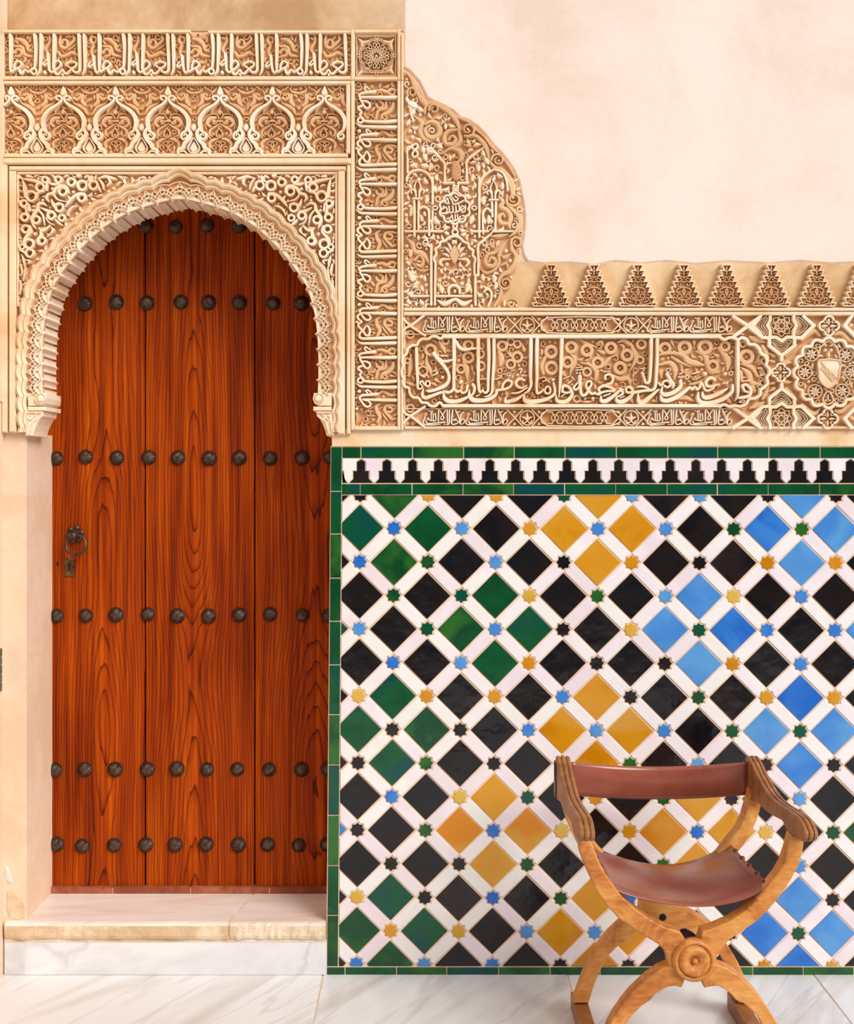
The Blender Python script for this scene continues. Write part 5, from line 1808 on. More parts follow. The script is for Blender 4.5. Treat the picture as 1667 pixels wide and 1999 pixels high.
# knots on the axis, pine cone, palmette
for T_, a, b, r in ((E, 728, 1540, 34), (F, 720, 700, 36)):
    x, y = T_.o[0] + a / T_.s, T_.o[1] + b / T_.s
    mb = MB(); mb.ring(x, y, r / T_.s, 3.4, Y0, -.0150); mb.build('knot', M['pale'], lu); pn.dot(x, y, r / T_.s + 3)
put('frame_band', M['pale'], F([(700, 590, 28), (700, 640, 26), (745, 680, 26)]), -.0145); put('frame_band', M['pale'], F([(740, 590, 28), (740, 640, 26), (695, 680, 26)]), -.0140)
put('frame_band', M['pale'], F([(745, 730, 26), (790, 790, 26)]), -.0140); put('frame_band', M['pale'], F([(700, 730, 26), (650, 790, 26)]), -.0140)
put('frame_band', M['pale'], F([(700, 60, 26), (705, 110, 26), (755, 180, 26), (790, 210, 26)]), -.0140); put('frame_band', M['pale'], F([(765, 60, 26), (760, 110, 26), (700, 180, 26), (660, 215, 26)]), -.0145)


def lens(cx, cy, a, b, n=14, p=1.0):
    return [(cx + a * math.sin(t) * (abs(math.sin(t)) ** (p - 1) if p != 1 else 1), cy - b * math.cos(t)) for t in np.arange(n) * 2 * math.pi / n]


mb = MB(); c = (780 + 733 / 6.668, 140 + 1310 / 6.668)
mb.plate(lens(c[0], c[1], 10, 19.5), Y0, -.015, 3.0, chd=.005)
for k in range(-3, 4):
    for q in range(7):
        yy = c[1] - 16 + q * 5.2 + (k % 2) * 2.6
        xx = c[0] + k * 2.6
        if ((xx - c[0]) / 8) ** 2 + ((yy - c[1]) / 17) ** 2 < 1: mb.disc(xx, yy, 1.1, -.012, -.0168, 6)
mb.build('pine_cone', M['ochre'], lu); pn.dot(*c, 11); pn.dot(c[0], c[1] - 10, 8); pn.dot(c[0], c[1] + 10, 8)
mb = MB(); c = (780 + 712 / 6.668, 350 + 990 / 6.668)
mb.plate([(c[0], c[1] - 20.5), (c[0] + 6, c[1] - 11), (c[0] + 10.5, c[1]), (c[0] + 6, c[1] + 11), (c[0], c[1] + 20.5), (c[0] - 6, c[1] + 11), (c[0] - 10.5, c[1]), (c[0] - 6, c[1] - 11)], Y0, -.013, 1.5)
mb.build('palmette_heart', M['ochre'], lu)
for k in range(-4, 12): pn.dot(c[0], c[1] - 20 + 2.6 * (k + 4), 9)
pet = [(-14, -24, -8, -7), (14, -24, 8, -7), (-21, -15, -10, -2), (21, -15, 10, -2), (-24, -2, -10, 6), (24, -2, 10, 6), (-4, -29, -3, -19), (4, -29, 3, -19)]
for ax, ay, bx, by in pet:
    mb = MB(); mb.leaf(c[0] + bx, c[1] + by, c[0] + ax, c[1] + ay, 6.6, Y0, -.0135, .12 if ax < 0 else -.12); mb.build('petal', M['pale'], lu)
    pn.mark([(c[0] + ax, c[1] + ay, 5), (c[0] + bx, c[1] + by, 5)])
mb = MB(); mb.disc(c[0], c[1] - 25, 4, Y0, -.0135); mb.build('bud', M['pale'], lu); pn.dot(c[0], c[1] - 25, 5)
for sg in (-1, 1):
    q = [(c[0] + sg * a, c[1] + b, w_) for a, b, w_ in ((8, 9, 3), (16, 9, 5), (24, 10, 7), (28, 16, 7), (23, 22, 4))]
    put('petal', M['pale'], q, -.0135, .5)
# paired leaf sprays: (T, stem start, stem end, leaf length)
LV = [(E, 100, 340, 110, 420), (E, 110, 420, 250, 500), (E, 250, 470, 320, 540), (E, 200, 500, 140, 600), (E, 150, 590, 170, 650), (E, 130, 640, 90, 720), (E, 170, 670, 210, 650), (E, 580, 620, 600, 670), (E, 600, 680, 550, 640), (E, 640, 700, 730, 740), (E, 600, 690, 600, 770), (E, 620, 650, 660, 620),
      (E, 560, 700, 540, 680), (E, 480, 960, 560, 1020), (E, 480, 920, 500, 880), (E, 370, 980, 450, 1080), (E, 300, 980, 320, 1080), (E, 310, 1080, 350, 1180), (E, 930, 960, 880, 890), (E, 950, 950, 990, 900), (E, 960, 990, 1060, 970), (E, 930, 990, 860, 980), (E, 960, 1040, 880, 1060), (E, 1080, 1030, 1110, 1130), (E, 1100, 1130, 1160, 1230), (E, 1070, 1200, 1090, 1280),
      (E, 1000, 1200, 920, 1210), (E, 1000, 1220, 1030, 1320), (E, 640, 1100, 660, 1180), (E, 690, 1150, 720, 1080), (E, 640, 1280, 610, 1340), (E, 830, 1280, 840, 1340), (E, 800, 1240, 830, 1210), (E, 180, 1200, 230, 1270), (E, 140, 1240, 240, 1220), (E, 280, 1220, 400, 1260), (E, 400, 1200, 380, 1310), (E, 500, 1350, 490, 1440), (E, 540, 1500, 500, 1580), (E, 640, 1510, 560, 1560), (E, 810, 1500, 900, 1550), (E, 950, 1350, 940, 1450), (E, 980, 1480, 950, 1560),
      (E, 220, 1380, 160, 1340), (E, 330, 1390, 380, 1470), (E, 260, 1390, 240, 1460), (E, 120, 1480, 160, 1550), (E, 1230, 1370, 1200, 1440), (E, 1180, 1420, 1110, 1470), (E, 1270, 1330, 1340, 1390), (E, 1330, 1450, 1340, 1550),
      (F, 130, 350, 140, 500), (F, 110, 360, 160, 380), (F, 340, 220, 340, 330), (F, 330, 260, 390, 240), (F, 470, 100, 490, 190), (F, 530, 200, 560, 140), (F, 820, 150, 900, 130), (F, 850, 200, 930, 260), (F, 960, 60, 980, 140), (F, 1110, 230, 1100, 350), (F, 1090, 250, 1140, 250), (F, 320, 430, 340, 500), (F, 270, 480, 290, 570), (F, 330, 560, 300, 620), (F, 280, 620, 250, 640), (F, 470, 490, 530, 600), (F, 960, 480, 920, 600), (F, 930, 520, 990, 540), (F, 1150, 480, 1150, 600), (F, 1110, 520, 1120, 600), (F, 1190, 530, 1180, 600),
      (F, 580, 680, 660, 640), (F, 580, 700, 650, 740), (F, 560, 640, 600, 590), (F, 860, 680, 780, 650), (F, 870, 720, 790, 730), (F, 920, 660, 940, 740), (F, 870, 640, 880, 580), (F, 440, 720, 450, 780), (F, 390, 790, 470, 790), (F, 500, 740, 520, 790), (F, 470, 850, 500, 800), (F, 940, 800, 1010, 830), (F, 960, 760, 990, 740), (F, 930, 870, 940, 810), (F, 250, 740, 250, 810), (F, 290, 770, 370, 830), (F, 360, 930, 350, 900), (F, 120, 920, 140, 1030), (F, 170, 930, 130, 1000), (F, 80, 1090, 130, 1130), (F, 1080, 920, 1090, 940),
      (F, 600, 1150, 600, 1210), (F, 540, 1170, 560, 1240), (F, 640, 1240, 690, 1190), (F, 560, 1300, 600, 1260), (F, 640, 1310, 640, 1270), (F, 840, 1150, 850, 1210), (F, 810, 1200, 770, 1170), (F, 870, 1270, 930, 1230), (F, 800, 1310, 830, 1260), (F, 740, 1300, 750, 1270), (F, 520, 1380, 560, 1500), (F, 500, 1360, 500, 1420), (F, 880, 1350, 860, 1490), (F, 910, 1370, 850, 1400), (F, 720, 1490, 710, 1440), (F, 330, 1260, 340, 1340), (F, 110, 1200, 160, 1340), (F, 160, 1190, 180, 1260), (F, 240, 1280, 170, 1350), (F, 260, 1350, 170, 1390), (F, 240, 1420, 160, 1410), (F, 100, 1500, 190, 1470), (F, 290, 1390, 310, 1470), (F, 110, 1560, 160, 1640), (F, 270, 1570, 320, 1650), (F, 230, 1610, 220, 1660), (F, 1080, 1240, 1090, 1340), (F, 1060, 1390, 1080, 1430), (F, 1200, 1260, 1220, 1360), (F, 1170, 1330, 1150, 1290), (F, 1240, 1340, 1230, 1450), (F, 1170, 1420, 1090, 1410), (F, 1100, 1560, 1090, 1630), (F, 1240, 1500, 1240, 1560)]
rnd = random.Random(21)
for T_, ax, ay, bx, by in LV:
    a = T_([(ax, ay), (bx, by)], 10)
    L_ = math.hypot(a[1][0] - a[0][0], a[1][1] - a[0][1])
    mb = MB(); mb.leaf(a[0][0], a[0][1], a[1][0], a[1][1], max(6.2, L_ * .62), Y0, -.0125 + rnd.uniform(-.001, .001), rnd.uniform(-.25, .25)); mb.build('leaf', M['pale'], lu)
    pn.mark([(a[0][0], a[0][1], 3), ((a[0][0] + a[1][0]) / 2, (a[0][1] + a[1][1]) / 2, 7), (a[1][0], a[1][1], 3)])
mids = [((a[0][0] + a[1][0]) / 2, (a[0][1] + a[1][1]) / 2) for a in (T_([(ax, ay), (bx, by)], 1) for T_, ax, ay, bx, by in LV)]
for i_, (x, y) in enumerate(mids):
    near = sorted(((x - q[0]) ** 2 + (y - q[1]) ** 2, q) for q in mids if q != (x, y))[:2]
    for d2, q in near:
        if d2 < 30 ** 2 and (x, y) < q:
            mx2, my2 = (x + q[0]) / 2 + (q[1] - y) * .2, (y + q[1]) / 2 - (q[0] - x) * .2
            mb = MB(); mb.ribbon([(x, y, 1.7), (mx2, my2, 1.7), (q[0], q[1], 1.7)], None, Y0, -.0085); mb.build('stem', M['pale'], lu)
# medallion and its lettering
mc = (780 + 716 / 6.668, 350 + 400 / 6.668)
mb = MB(); mb.ribbon(lobed(mc[0], mc[1], 28, 10, 4.2, 4.4, sub=7), None, Y0, -.0155, closed=True, step=99); mb.build('medallion_ring', M['pale'], lu)
MW = [[(600, 300), (620, 260), (640, 330)], [(640, 240), (680, 290), (700, 340), (760, 330), (840, 290)], [(680, 250), (720, 300)], [(720, 240), (760, 270), (730, 300), (700, 270)], [(570, 300), (620, 330)],
      [(560, 400), (600, 380), (620, 420), (590, 460), (550, 455)], [(640, 370), (645, 440), (600, 460)], [(690, 370), (695, 440), (660, 450)], [(730, 370), (735, 430)], [(770, 350), (775, 420), (720, 450)], [(790, 420), (810, 360), (840, 390), (800, 420)], [(855, 360), (850, 430), (810, 440)], [(570, 370), (575, 372)],
      [(620, 530), (660, 520), (680, 480), (690, 530)], [(720, 480), (725, 540)], [(750, 480), (755, 540), (700, 550)], [(790, 500), (770, 540), (840, 520), (880, 480)], [(820, 490), (850, 500)], [(650, 550), (700, 560), (760, 545)]]
mb = MB()
for st in MW: mb.ribbon(F(st, 21), None, Y0, -.0135)
mb.build('carved_word', M['pale'], lu)
for k in range(40):
    t = k * .157
    pn.dot(mc[0] + 15 * math.cos(t), mc[1] + 15 * math.sin(t), 16)
for sg in (-1, 1):
    mb = MB(); x = mc[0] + sg * 38; mb.ring(x, mc[1] - 1.5, 4.5, 2.6, Y0, -.014, ry=3.2); mb.build('knot', M['pale'], lu); pn.dot(x, mc[1] - 1.5, 7)
# capitals of the blind colonnettes
for T_, a, b in ((F, 235, 285), (F, 1220, 300)):
    x, y = T_.o[0] + a / T_.s, T_.o[1] + b / T_.s
    mb = MB()
    mb.ribbon([(x - 8, y - 2), (x + 8, y - 2)], 4, Y0, -.0165)
    mb.ribbon([(x - 3, y - 6, 4), (x - 4, y - 14, 4), (x - 9, y - 20, 3.6), (x - 13, y - 17, 3.4), (x - 11, y - 13, 3)], None, Y0, -.0155)
    mb.ribbon([(x + 3, y - 6, 4), (x + 4, y - 14, 4), (x + 9, y - 20, 3.6), (x + 13, y - 17, 3.4), (x + 11, y - 13, 3)], None, Y0, -.0155)
    mb.ribbon([(x - 3, y - 16, 3), (x - 6, y - 26, 3.4), (x, y - 40, 1.5)], None, Y0, -.0145); mb.ribbon([(x + 3, y - 16, 3), (x + 6, y - 26, 3.4), (x, y - 40, 1.5)], None, Y0, -.0145)
    mb.build('capital', M['pale'], lu)
    for yy in range(0, 40, 4): pn.dot(x, y - yy, 11 if yy > 8 else 9)
filler(pn, lu, M['pale'], 31, 2.4, 5.5, top=-.011, limit=300)

# ---------------------------------------------------------------- great inscription frieze
cf = empty('cartouche_frieze', (X(1250), 0, Z(838)), 'long stucco frieze with a large lettered cartouche and a shield roundel, above the tiles', 'frieze')
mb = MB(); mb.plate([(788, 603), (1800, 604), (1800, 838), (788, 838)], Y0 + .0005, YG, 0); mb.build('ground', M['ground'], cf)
plain('moulding', M['frame'], cf, [(788.6, 602.5, 1800, 609), (788.6, 610.5, 1800, 617.5)], YW - .001)
plain('moulding', M['frame'], cf, [(788.8, 617.5, 791.5, 838), (789, 652.5, 1450, 654.5), (789, 797.5, 1450, 799.5), (789, 832.5, 1800, 838)], YW + .003, .8)
A_ = crop(780, 610, 7.577); B_ = crop(1000, 650, 6.668); C_ = crop(1240, 650, 6.174); D_ = crop(1430, 610, 7.034)
# cartouche frame
rail = A_([(640, 372, 44), (600, 398, 40), (550, 368, 46), (480, 366, 46), (420, 402, 42), (350, 400, 46), (290, 432, 46), (258, 492, 42), (190, 498, 44), (128, 545, 46), (100, 625, 42), (58, 665, 44), (42, 740, 46), (62, 795, 42), (38, 860, 46), (42, 950, 46), (72, 985, 42), (52, 1040, 46), (82, 1105, 46), (140, 1122, 42), (150, 1190, 46), (200, 1258, 46), (280, 1270, 44), (330, 1335, 46), (400, 1342, 42), (455, 1385, 46), (530, 1388, 46), (592, 1335, 40), (640, 1384, 44)])
railR = C_([(1000, 60, 40), (1055, 90, 38), (1110, 65, 40), (1170, 70, 40), (1220, 92, 38), (1262, 66, 40), (1320, 90, 40), (1350, 142, 38), (1420, 150, 40), (1470, 200, 40), (1490, 252, 38), (1545, 290, 40), (1566, 350, 40), (1550, 392, 38), (1590, 440, 40), (1590, 500, 40), (1560, 542, 38), (1570, 610, 40), (1530, 662, 40), (1488, 692, 38), (1480, 750, 40), (1420, 792, 40), (1350, 800, 38), (1310, 860, 40), (1240, 890, 40), (1180, 880, 38), (1115, 892, 40), (1050, 868, 38), (1000, 892, 40)])
mb = MB()
mb.ribbon(rail, None, Y0, -.0175, ch=.25); mb.ribbon(railR, None, Y0, -.0175, ch=.25)
mb.bar(rail[0][0] - 2, 655.2, railR[0][0] + 2, 662.0, Y0, -.0175, .9); mb.bar(rail[-1][0] - 2, 789.8, railR[-1][0] + 2, 796.6, Y0, -.0175, .9)
mb.build('cartouche_frame', M['pale'], cf)
inner = [(a, b) for a, b, _ in rail] + [(a, b) for a, b, _ in railR[::-1]]
pn = Panel(784, 655, 1502, 797, inner)
for st in (rail, railR): pn.mark(st)
for x in range(860, 1405, 3): pn.dot(x, 658.5, 4.4); pn.dot(x, 793, 4.4)

WORDS = [
 [A_([(250, 545, 52), (256, 800, 50), (268, 1000, 46), (275, 1130, 40), (325, 1128, 30), (340, 1100, 26), (302, 1052, 30), (332, 1022, 34), (370, 1072, 34), (425, 1098, 32), (450, 1060, 30), (430, 1022, 28), (392, 1032, 28), (390, 1080, 26)])],
 [A_([(512, 620, 66), (560, 682, 64), (650, 790, 56), (718, 900, 50), (728, 1000, 54), (680, 1080, 60), (560, 1140, 54), (440, 1172, 44), (395, 1162, 16)]), A_([(605, 690, 18), (650, 730, 44), (740, 720, 40), (828, 690, 14)]),
  A_([(352, 1135, 20), (336, 1218, 54), (372, 1268, 58), (470, 1240, 54), (600, 1192, 46), (700, 1180, 40)])],
 [A_([(805, 402, 62), (805, 700, 56), (800, 1000, 50), (798, 1120, 48), (768, 1170, 44), (700, 1190, 38), (645, 1165, 20)]), A_([(838, 440, 40), (872, 512, 58), (955, 560, 48), (1080, 542, 38), (1225, 545, 14)]),
  A_([(800, 1120, 40), (850, 1182, 40), (900, 1158, 34), (915, 1192, 36), (962, 1190, 36), (992, 1158, 38), (1000, 1092, 44)]), A_([(650, 1185, 22), (662, 1268, 58), (722, 1318, 70), (850, 1320, 64), (960, 1280, 50), (1045, 1228, 34)])],
 [A_([(1160, 402, 60), (1160, 700, 54), (1160, 1000, 48), (1172, 1150, 44), (1192, 1190, 36), (1232, 1150, 24)]), A_([(1082, 1072, 46), (1106, 1120, 48), (1090, 1200, 40), (1055, 1235, 30)]), A_([(1030, 1150, 18), (1030, 1230, 58), (1082, 1298, 78), (1200, 1310, 72), (1330, 1280, 60), (1418, 1220, 48), (1432, 1160, 40)])],
 [A_([(1310, 412, 58), (1316, 700, 54), (1306, 1000, 48), (1300, 1168, 44), (1252, 1192, 38), (1222, 1150, 22)]), A_([(1390, 412, 54), (1390, 700, 52), (1372, 1000, 48), (1360, 1180, 42), (1310, 1240, 34), (1252, 1252, 16)]),
  A_([(1432, 1162, 38), (1480, 1150, 38), (1560, 1140, 40), (1640, 1092, 40), (1648, 1032, 40), (1590, 1010, 40), (1530, 1062, 38), (1512, 1130, 34)])],
 [B_([(150, 622, 36), (92, 600, 44), (42, 650, 44), (62, 702, 40), (120, 722, 34), (182, 690, 20)]), B_([(-10, 790, 26), (80, 780, 30), (185, 720, 24)]), B_([(-90, 905, 40), (0, 885, 56), (70, 858, 46), (135, 808, 26)]), B_([(-90, 840, 20), (-95, 890, 46), (-60, 905, 50)])],
 [B_([(235, 92, 54), (235, 300, 50), (230, 560, 46), (236, 680, 42), (200, 760, 38), (150, 790, 20)]), B_([(150, 800, 24), (150, 868, 58), (200, 904, 74), (320, 895, 64), (440, 865, 50), (530, 810, 44), (546, 740, 40), (528, 660, 30)])],
 [B_([(316, 92, 54), (312, 300, 50), (315, 560, 46), (308, 700, 40), (318, 790, 34), (370, 772, 30), (400, 742, 28), (430, 790, 32), (480, 788, 32), (482, 722, 30), (442, 702, 28), (420, 742, 26)])],
 [B_([(636, 92, 54), (630, 300, 50), (620, 560, 44), (605, 760, 30), (594, 850, 10)]), B_([(642, 770, 36), (650, 702, 40), (712, 700, 40), (760, 760, 44), (764, 820, 50), (700, 890, 58), (620, 905, 58), (570, 880, 48), (558, 810, 20)]), B_([(640, 765, 30), (690, 785, 34), (752, 772, 30)])],
 [B_([(870, 572, 52), (870, 680, 48), (886, 790, 44), (920, 820, 40), (960, 790, 38), (990, 722, 36), (1020, 672, 36), (1000, 632, 34), (960, 652, 34), (952, 702, 34), (990, 770, 34), (1030, 800, 34), (1062, 782, 30)]), B_([(842, 652, 20), (788, 720, 34), (820, 745, 34), (862, 700, 26)])],
 [B_([(1062, 790, 32), (1102, 800, 32), (1128, 772, 30), (1112, 732, 36), (1190, 692, 44), (1300, 735, 44), (1308, 762, 38), (1230, 762, 34), (1150, 782, 34), (1112, 812, 26)]), B_([(1140, 830, 24), (1150, 888, 54), (1210, 890, 58), (1300, 830, 50), (1380, 762, 40), (1420, 742, 30)]), B_([(1200, 602, 34), (1200, 562, 34), (1260, 546, 36), (1300, 600, 38), (1272, 660, 36), (1222, 672, 30)])],
 [B_([(1392, 732, 40), (1425, 790, 42), (1365, 832, 30)]), B_([(1340, 830, 20), (1350, 888, 58), (1420, 900, 64), (1530, 830, 50), (1550, 762, 46), (1520, 712, 42), (1470, 722, 40), (1472, 772, 40), (1540, 782, 42), (1640, 772, 40)])],
 [C_([(178, 92, 50), (175, 300, 46), (165, 500, 42), (150, 600, 40), (110, 602, 34), (90, 542, 30), (62, 482, 20)]), C_([(250, 92, 50), (250, 300, 46), (240, 500, 42), (230, 630, 40), (200, 690, 38), (100, 700, 36), (15, 715, 40)]), C_([(15, 652, 24), (90, 652, 34), (150, 682, 24)]), C_([(20, 740, 20), (30, 830, 58), (82, 840, 58), (170, 770, 50), (262, 690, 26)])],
 [C_([(268, 612, 24), (300, 640, 30), (330, 592, 30), (380, 582, 32), (410, 630, 32), (372, 660, 30), (332, 640, 28)]), C_([(370, 502, 42), (400, 560, 40), (440, 620, 38), (438, 662, 30)]), C_([(310, 660, 20), (300, 720, 48), (350, 750, 58), (450, 720, 54), (530, 650, 46), (530, 580, 36)])],
 [C_([(290, 762, 24), (310, 810, 54), (372, 820, 58), (480, 780, 54), (580, 710, 46), (640, 660, 34), (672, 690, 30), (700, 652, 26), (730, 690, 30), (762, 650, 28), (776, 602, 34), (800, 650, 30), (822, 690, 30), (862, 700, 32), (920, 672, 28)]), C_([(940, 572, 36), (900, 546, 44), (842, 580, 44), (840, 640, 42), (900, 652, 36), (985, 625, 20)]), C_([(790, 722, 24), (810, 780, 54), (880, 780, 58), (1000, 730, 50), (1082, 680, 26)])],
 [C_([(740, 722, 20), (740, 800, 54), (790, 850, 68), (900, 850, 64), (1040, 800, 54), (1140, 720, 46), (1150, 640, 36)])],
 [C_([(1215, 112, 50), (1215, 400, 48), (1215, 650, 44), (1210, 760, 28), (1180, 822, 8)]), C_([(1292, 700, 32), (1272, 642, 36), (1322, 632, 38), (1372, 690, 42), (1352, 760, 46), (1282, 782, 46), (1232, 788, 34)]), C_([(1290, 702, 28), (1345, 722, 30)])],
]
for wd in WORDS:
    mb = MB()
    for k, st in enumerate(wd): mb.ribbon(st, None, Y0, -.0168 + .0004 * k, ch=.28); pn.mark(st)
    mb.build('carved_word', M['pale'], cf)
MARKS = [A_([(612, 652), (705, 648)], 18), A_([(492, 935), (560, 908)], 20), A_([(500, 880), (540, 850)], 16), A_([(1198, 992), (1275, 985)], 18), A_([(1415, 995), (1485, 970), (1490, 940)], 18), A_([(325, 940), (372, 962), (398, 922), (430, 960)], 20), A_([(1130, 1245), (1180, 1222)], 18),
         B_([(815, 492), (900, 482)], 16), B_([(820, 462), (898, 450)], 14), B_([(630, 832), (682, 792)], 18), B_([(1185, 512), (1252, 505)], 15), B_([(1180, 822), (1262, 796)], 24), B_([(1390, 852), (1442, 830)], 18), B_([(345, 602), (400, 580), (430, 600)], 14), B_([(390, 640), (440, 620), (480, 650)], 16), B_([(660, 600), (740, 570)], 14), B_([(720, 660), (760, 630)], 18), B_([(80, 480), (120, 470), (100, 520)], 18),
         C_([(680, 497), (760, 475)], 16), C_([(1040, 622), (1066, 600), (1080, 622), (1098, 590)], 18), C_([(1275, 592), (1352, 575)], 15), C_([(1235, 830), (1290, 812), (1285, 840), (1240, 840)], 14), C_([(60, 440), (95, 430), (80, 470)], 16), C_([(520, 500), (560, 480), (545, 450)], 16)]
for st in MARKS:
    mb = MB(); mb.ribbon(st, None, Y0, -.0150); pn.mark(st); mb.build('vowel_mark', M['pale'], cf)
for T_, a, b, r in ((A_, 905, 1035, 36), (A_, 635, 965, 28), (B_, 525, 615, 25), (B_, 835, 525, 17), (B_, 872, 525, 17), (B_, 940, 860, 17), (B_, 1040, 855, 26), (B_, 65, 550, 20), (C_, 825, 500, 32), (C_, 515, 535, 14), (C_, 690, 562, 12), (C_, 722, 562, 12), (C_, 706, 536, 12), (C_, 1068, 500, 28), (C_, 88, 495, 14), (C_, 580, 610, 12)):
    mb = MB(); mb.disc(T_.o[0] + a / T_.s, T_.o[1] + b / T_.s, r / T_.s, Y0, -.0150); pn.dot(T_.o[0] + a / T_.s, T_.o[1] + b / T_.s, r / T_.s + .6)
    mb.build('letter_dot', M['pale'], cf)
for T_, a, b, r in ((A_, 1605, 922, 20), (C_, 385, 455, 22), (C_, 1135, 495, 20), (C_, 610, 540, 18)):
    mb = MB(); mb.ring(T_.o[0] + a / T_.s, T_.o[1] + b / T_.s, r / T_.s, 2.0, Y0, -.0150); pn.dot(T_.o[0] + a / T_.s, T_.o[1] + b / T_.s, r / T_.s + 1.2)
    mb.build('vowel_mark', M['pale'], cf)
# leaf scrolls behind the letters
CR = [(A_, 455, 560, 72, 62), (A_, 680, 425, 48, 46), (A_, 1015, 490, 62, 60), (A_, 1015, 670, 72, 60), (A_, 905, 840, 56, 50), (A_, 1200, 800, 60, 54), (A_, 1190, 620, 56, 50), (A_, 1515, 500, 64, 60), (A_, 1640, 770, 60, 50), (A_, 345, 870, 66, 40), (A_, 118, 722, 36, 36), (A_, 1480, 870, 30, 26), (A_, 1640, 440, 50, 44),
      (B_, 500, 250, 68, 62), (B_, 505, 460, 72, 60), (B_, 760, 190, 62, 60), (B_, 965, 230, 64, 60), (B_, 715, 385, 62, 56), (B_, 1105, 390, 62, 56), (B_, 1275, 200, 62, 60), (B_, 1485, 295, 64, 60), (B_, 1395, 460, 66, 64), (B_, 60, 320, 60, 50), (B_, 965, 510, 50, 44), (B_, 835, 860, 40, 40), (B_, 60, 150, 44, 40),
      (C_, 65, 140, 50, 48), (C_, 350, 190, 58, 54), (C_, 585, 180, 66, 64), (C_, 830, 175, 70, 66), (C_, 1070, 165, 50, 50), (C_, 925, 400, 56, 54), (C_, 1330, 290, 70, 64), (C_, 50, 330, 40, 40), (C_, 1285, 140, 34, 34)]
BD = [A_([(590, 440, 50), (640, 520, 74), (680, 610, 20)]), A_([(950, 740, 60), (985, 850, 90), (1000, 1000, 20)]), A_([(1470, 580, 60), (1500, 680, 96), (1490, 775, 60)]), A_([(1575, 570, 14), (1640, 640, 60)]), A_([(400, 640, 20), (400, 760, 66), (450, 860, 60), (485, 970, 14)]), A_([(165, 630, 30), (160, 800, 86), (140, 940, 40)]), A_([(110, 1040, 20), (190, 1070, 60), (250, 1080, 20)]), A_([(530, 780, 14), (550, 900, 60)]), A_([(700, 860, 14), (760, 800, 36), (860, 790, 14)]), A_([(540, 1000, 60), (600, 1040, 20)]), A_([(205, 1130, 14), (220, 1200, 50)]), A_([(825, 1190, 14), (835, 1250, 50)]), A_([(1100, 900, 56), (1110, 950, 14)]), A_([(1570, 1190, 60), (1590, 1240, 40)]),
      B_([(880, 88, 20), (960, 145, 56), (1065, 182, 24)]), B_([(1035, 230, 50), (1000, 340, 14)]), B_([(745, 270, 14), (810, 350, 60), (765, 470, 50), (745, 560, 12)]), B_([(890, 395, 20), (1000, 415, 46), (1085, 500, 76), (1075, 610, 40)]), B_([(1165, 440, 40), (1240, 350, 54), (1300, 300, 14)]), B_([(1555, 200, 60), (1600, 320, 76), (1560, 430, 40), (1510, 510, 14)]), B_([(1310, 560, 40), (1400, 605, 66), (1500, 600, 56), (1530, 690, 20)]), B_([(425, 320, 50), (380, 430, 60), (400, 530, 50)]), B_([(1360, 130, 14), (1440, 100, 60), (1520, 150, 60), (1570, 180, 20)]), B_([(1080, 150, 14), (1150, 120, 56), (1170, 170, 20)]), B_([(1180, 260, 60), (1100, 230, 20)]), B_([(120, 150, 14), (150, 220, 60)]), B_([(130, 560, 44), (220, 560, 20)]), B_([(1060, 880, 14), (980, 900, 36), (880, 890, 20)]), B_([(250, 780, 30), (280, 830, 50)]), B_([(380, 830, 40), (500, 890, 40)]), B_([(1540, 870, 60), (1560, 910, 20)]),
      C_([(290, 265, 30), (420, 245, 46), (560, 270, 60), (630, 345, 84), (730, 375, 70), (810, 390, 30)]), C_([(430, 290, 30), (520, 350, 40), (660, 412, 12)]), C_([(720, 220, 20), (830, 280, 66), (860, 400, 60), (900, 470, 60), (1000, 475, 30)]), C_([(1000, 190, 50), (1055, 260, 70), (1105, 340, 96), (1100, 440, 40)]), C_([(280, 390, 20), (410, 365, 60), (470, 450, 76), (465, 560, 24)]), C_([(300, 470, 70), (310, 540, 30)]), C_([(1250, 370, 14), (1390, 420, 60), (1465, 530, 30)]), C_([(1260, 420, 14), (1350, 490, 76), (1390, 600, 66), (1490, 620, 40)]), C_([(1430, 360, 14), (1520, 320, 50)]), C_([(1480, 430, 14), (1540, 490, 50)]), C_([(1260, 480, 60), (1270, 570, 40)]), C_([(480, 800, 20), (590, 780, 60), (690, 820, 30)]), C_([(640, 620, 20), (720, 610, 40), (800, 570, 14)]), C_([(210, 820, 40), (260, 830, 20)]), C_([(1110, 810, 50), (1140, 850, 20)]), C_([(430, 110, 60), (450, 160, 14)]), C_([(700, 110, 50), (700, 150, 14)]), C_([(930, 260, 14), (980, 280, 50)]), C_([(1130, 250, 30), (1160, 230, 40)]), C_([(1400, 640, 60), (1430, 720, 20)])]
for T_, a, b, r, w_ in CR:
    x, y = T_.o[0] + a / T_.s, T_.o[1] + b / T_.s
    mb = MB(); mb.ring(x, y, r / T_.s, w_ / T_.s * .84, Y0, YL - .001)
    o = mb.build('leaf_ring', M['ochre'], cf); pn.dot(x, y, (r + w_ / 2) / T_.s + .5)
    mb = MB(); rr = r / T_.s - 2.5
    mb.ribbon([(x - rr, y + rr * .7), (x + rr, y - rr * .7)], 1.1, Y0, -.006); mb.ribbon([(x - rr * .7, y - rr), (x + rr * .7, y + rr)], 1.1, Y0, -.0055); mb.build('stem', M['ochre'], o)
for st in BD:
    mb = MB(); mb.ribbon(st, None, Y0, YL - .001 + random.uniform(0, .001), ch=.5); mb.build('leaf_scroll', M['ochre'], cf); pn.mark(st)
filler(pn, cf, M['ochre'], 41, 2.4, 5.5, limit=400)

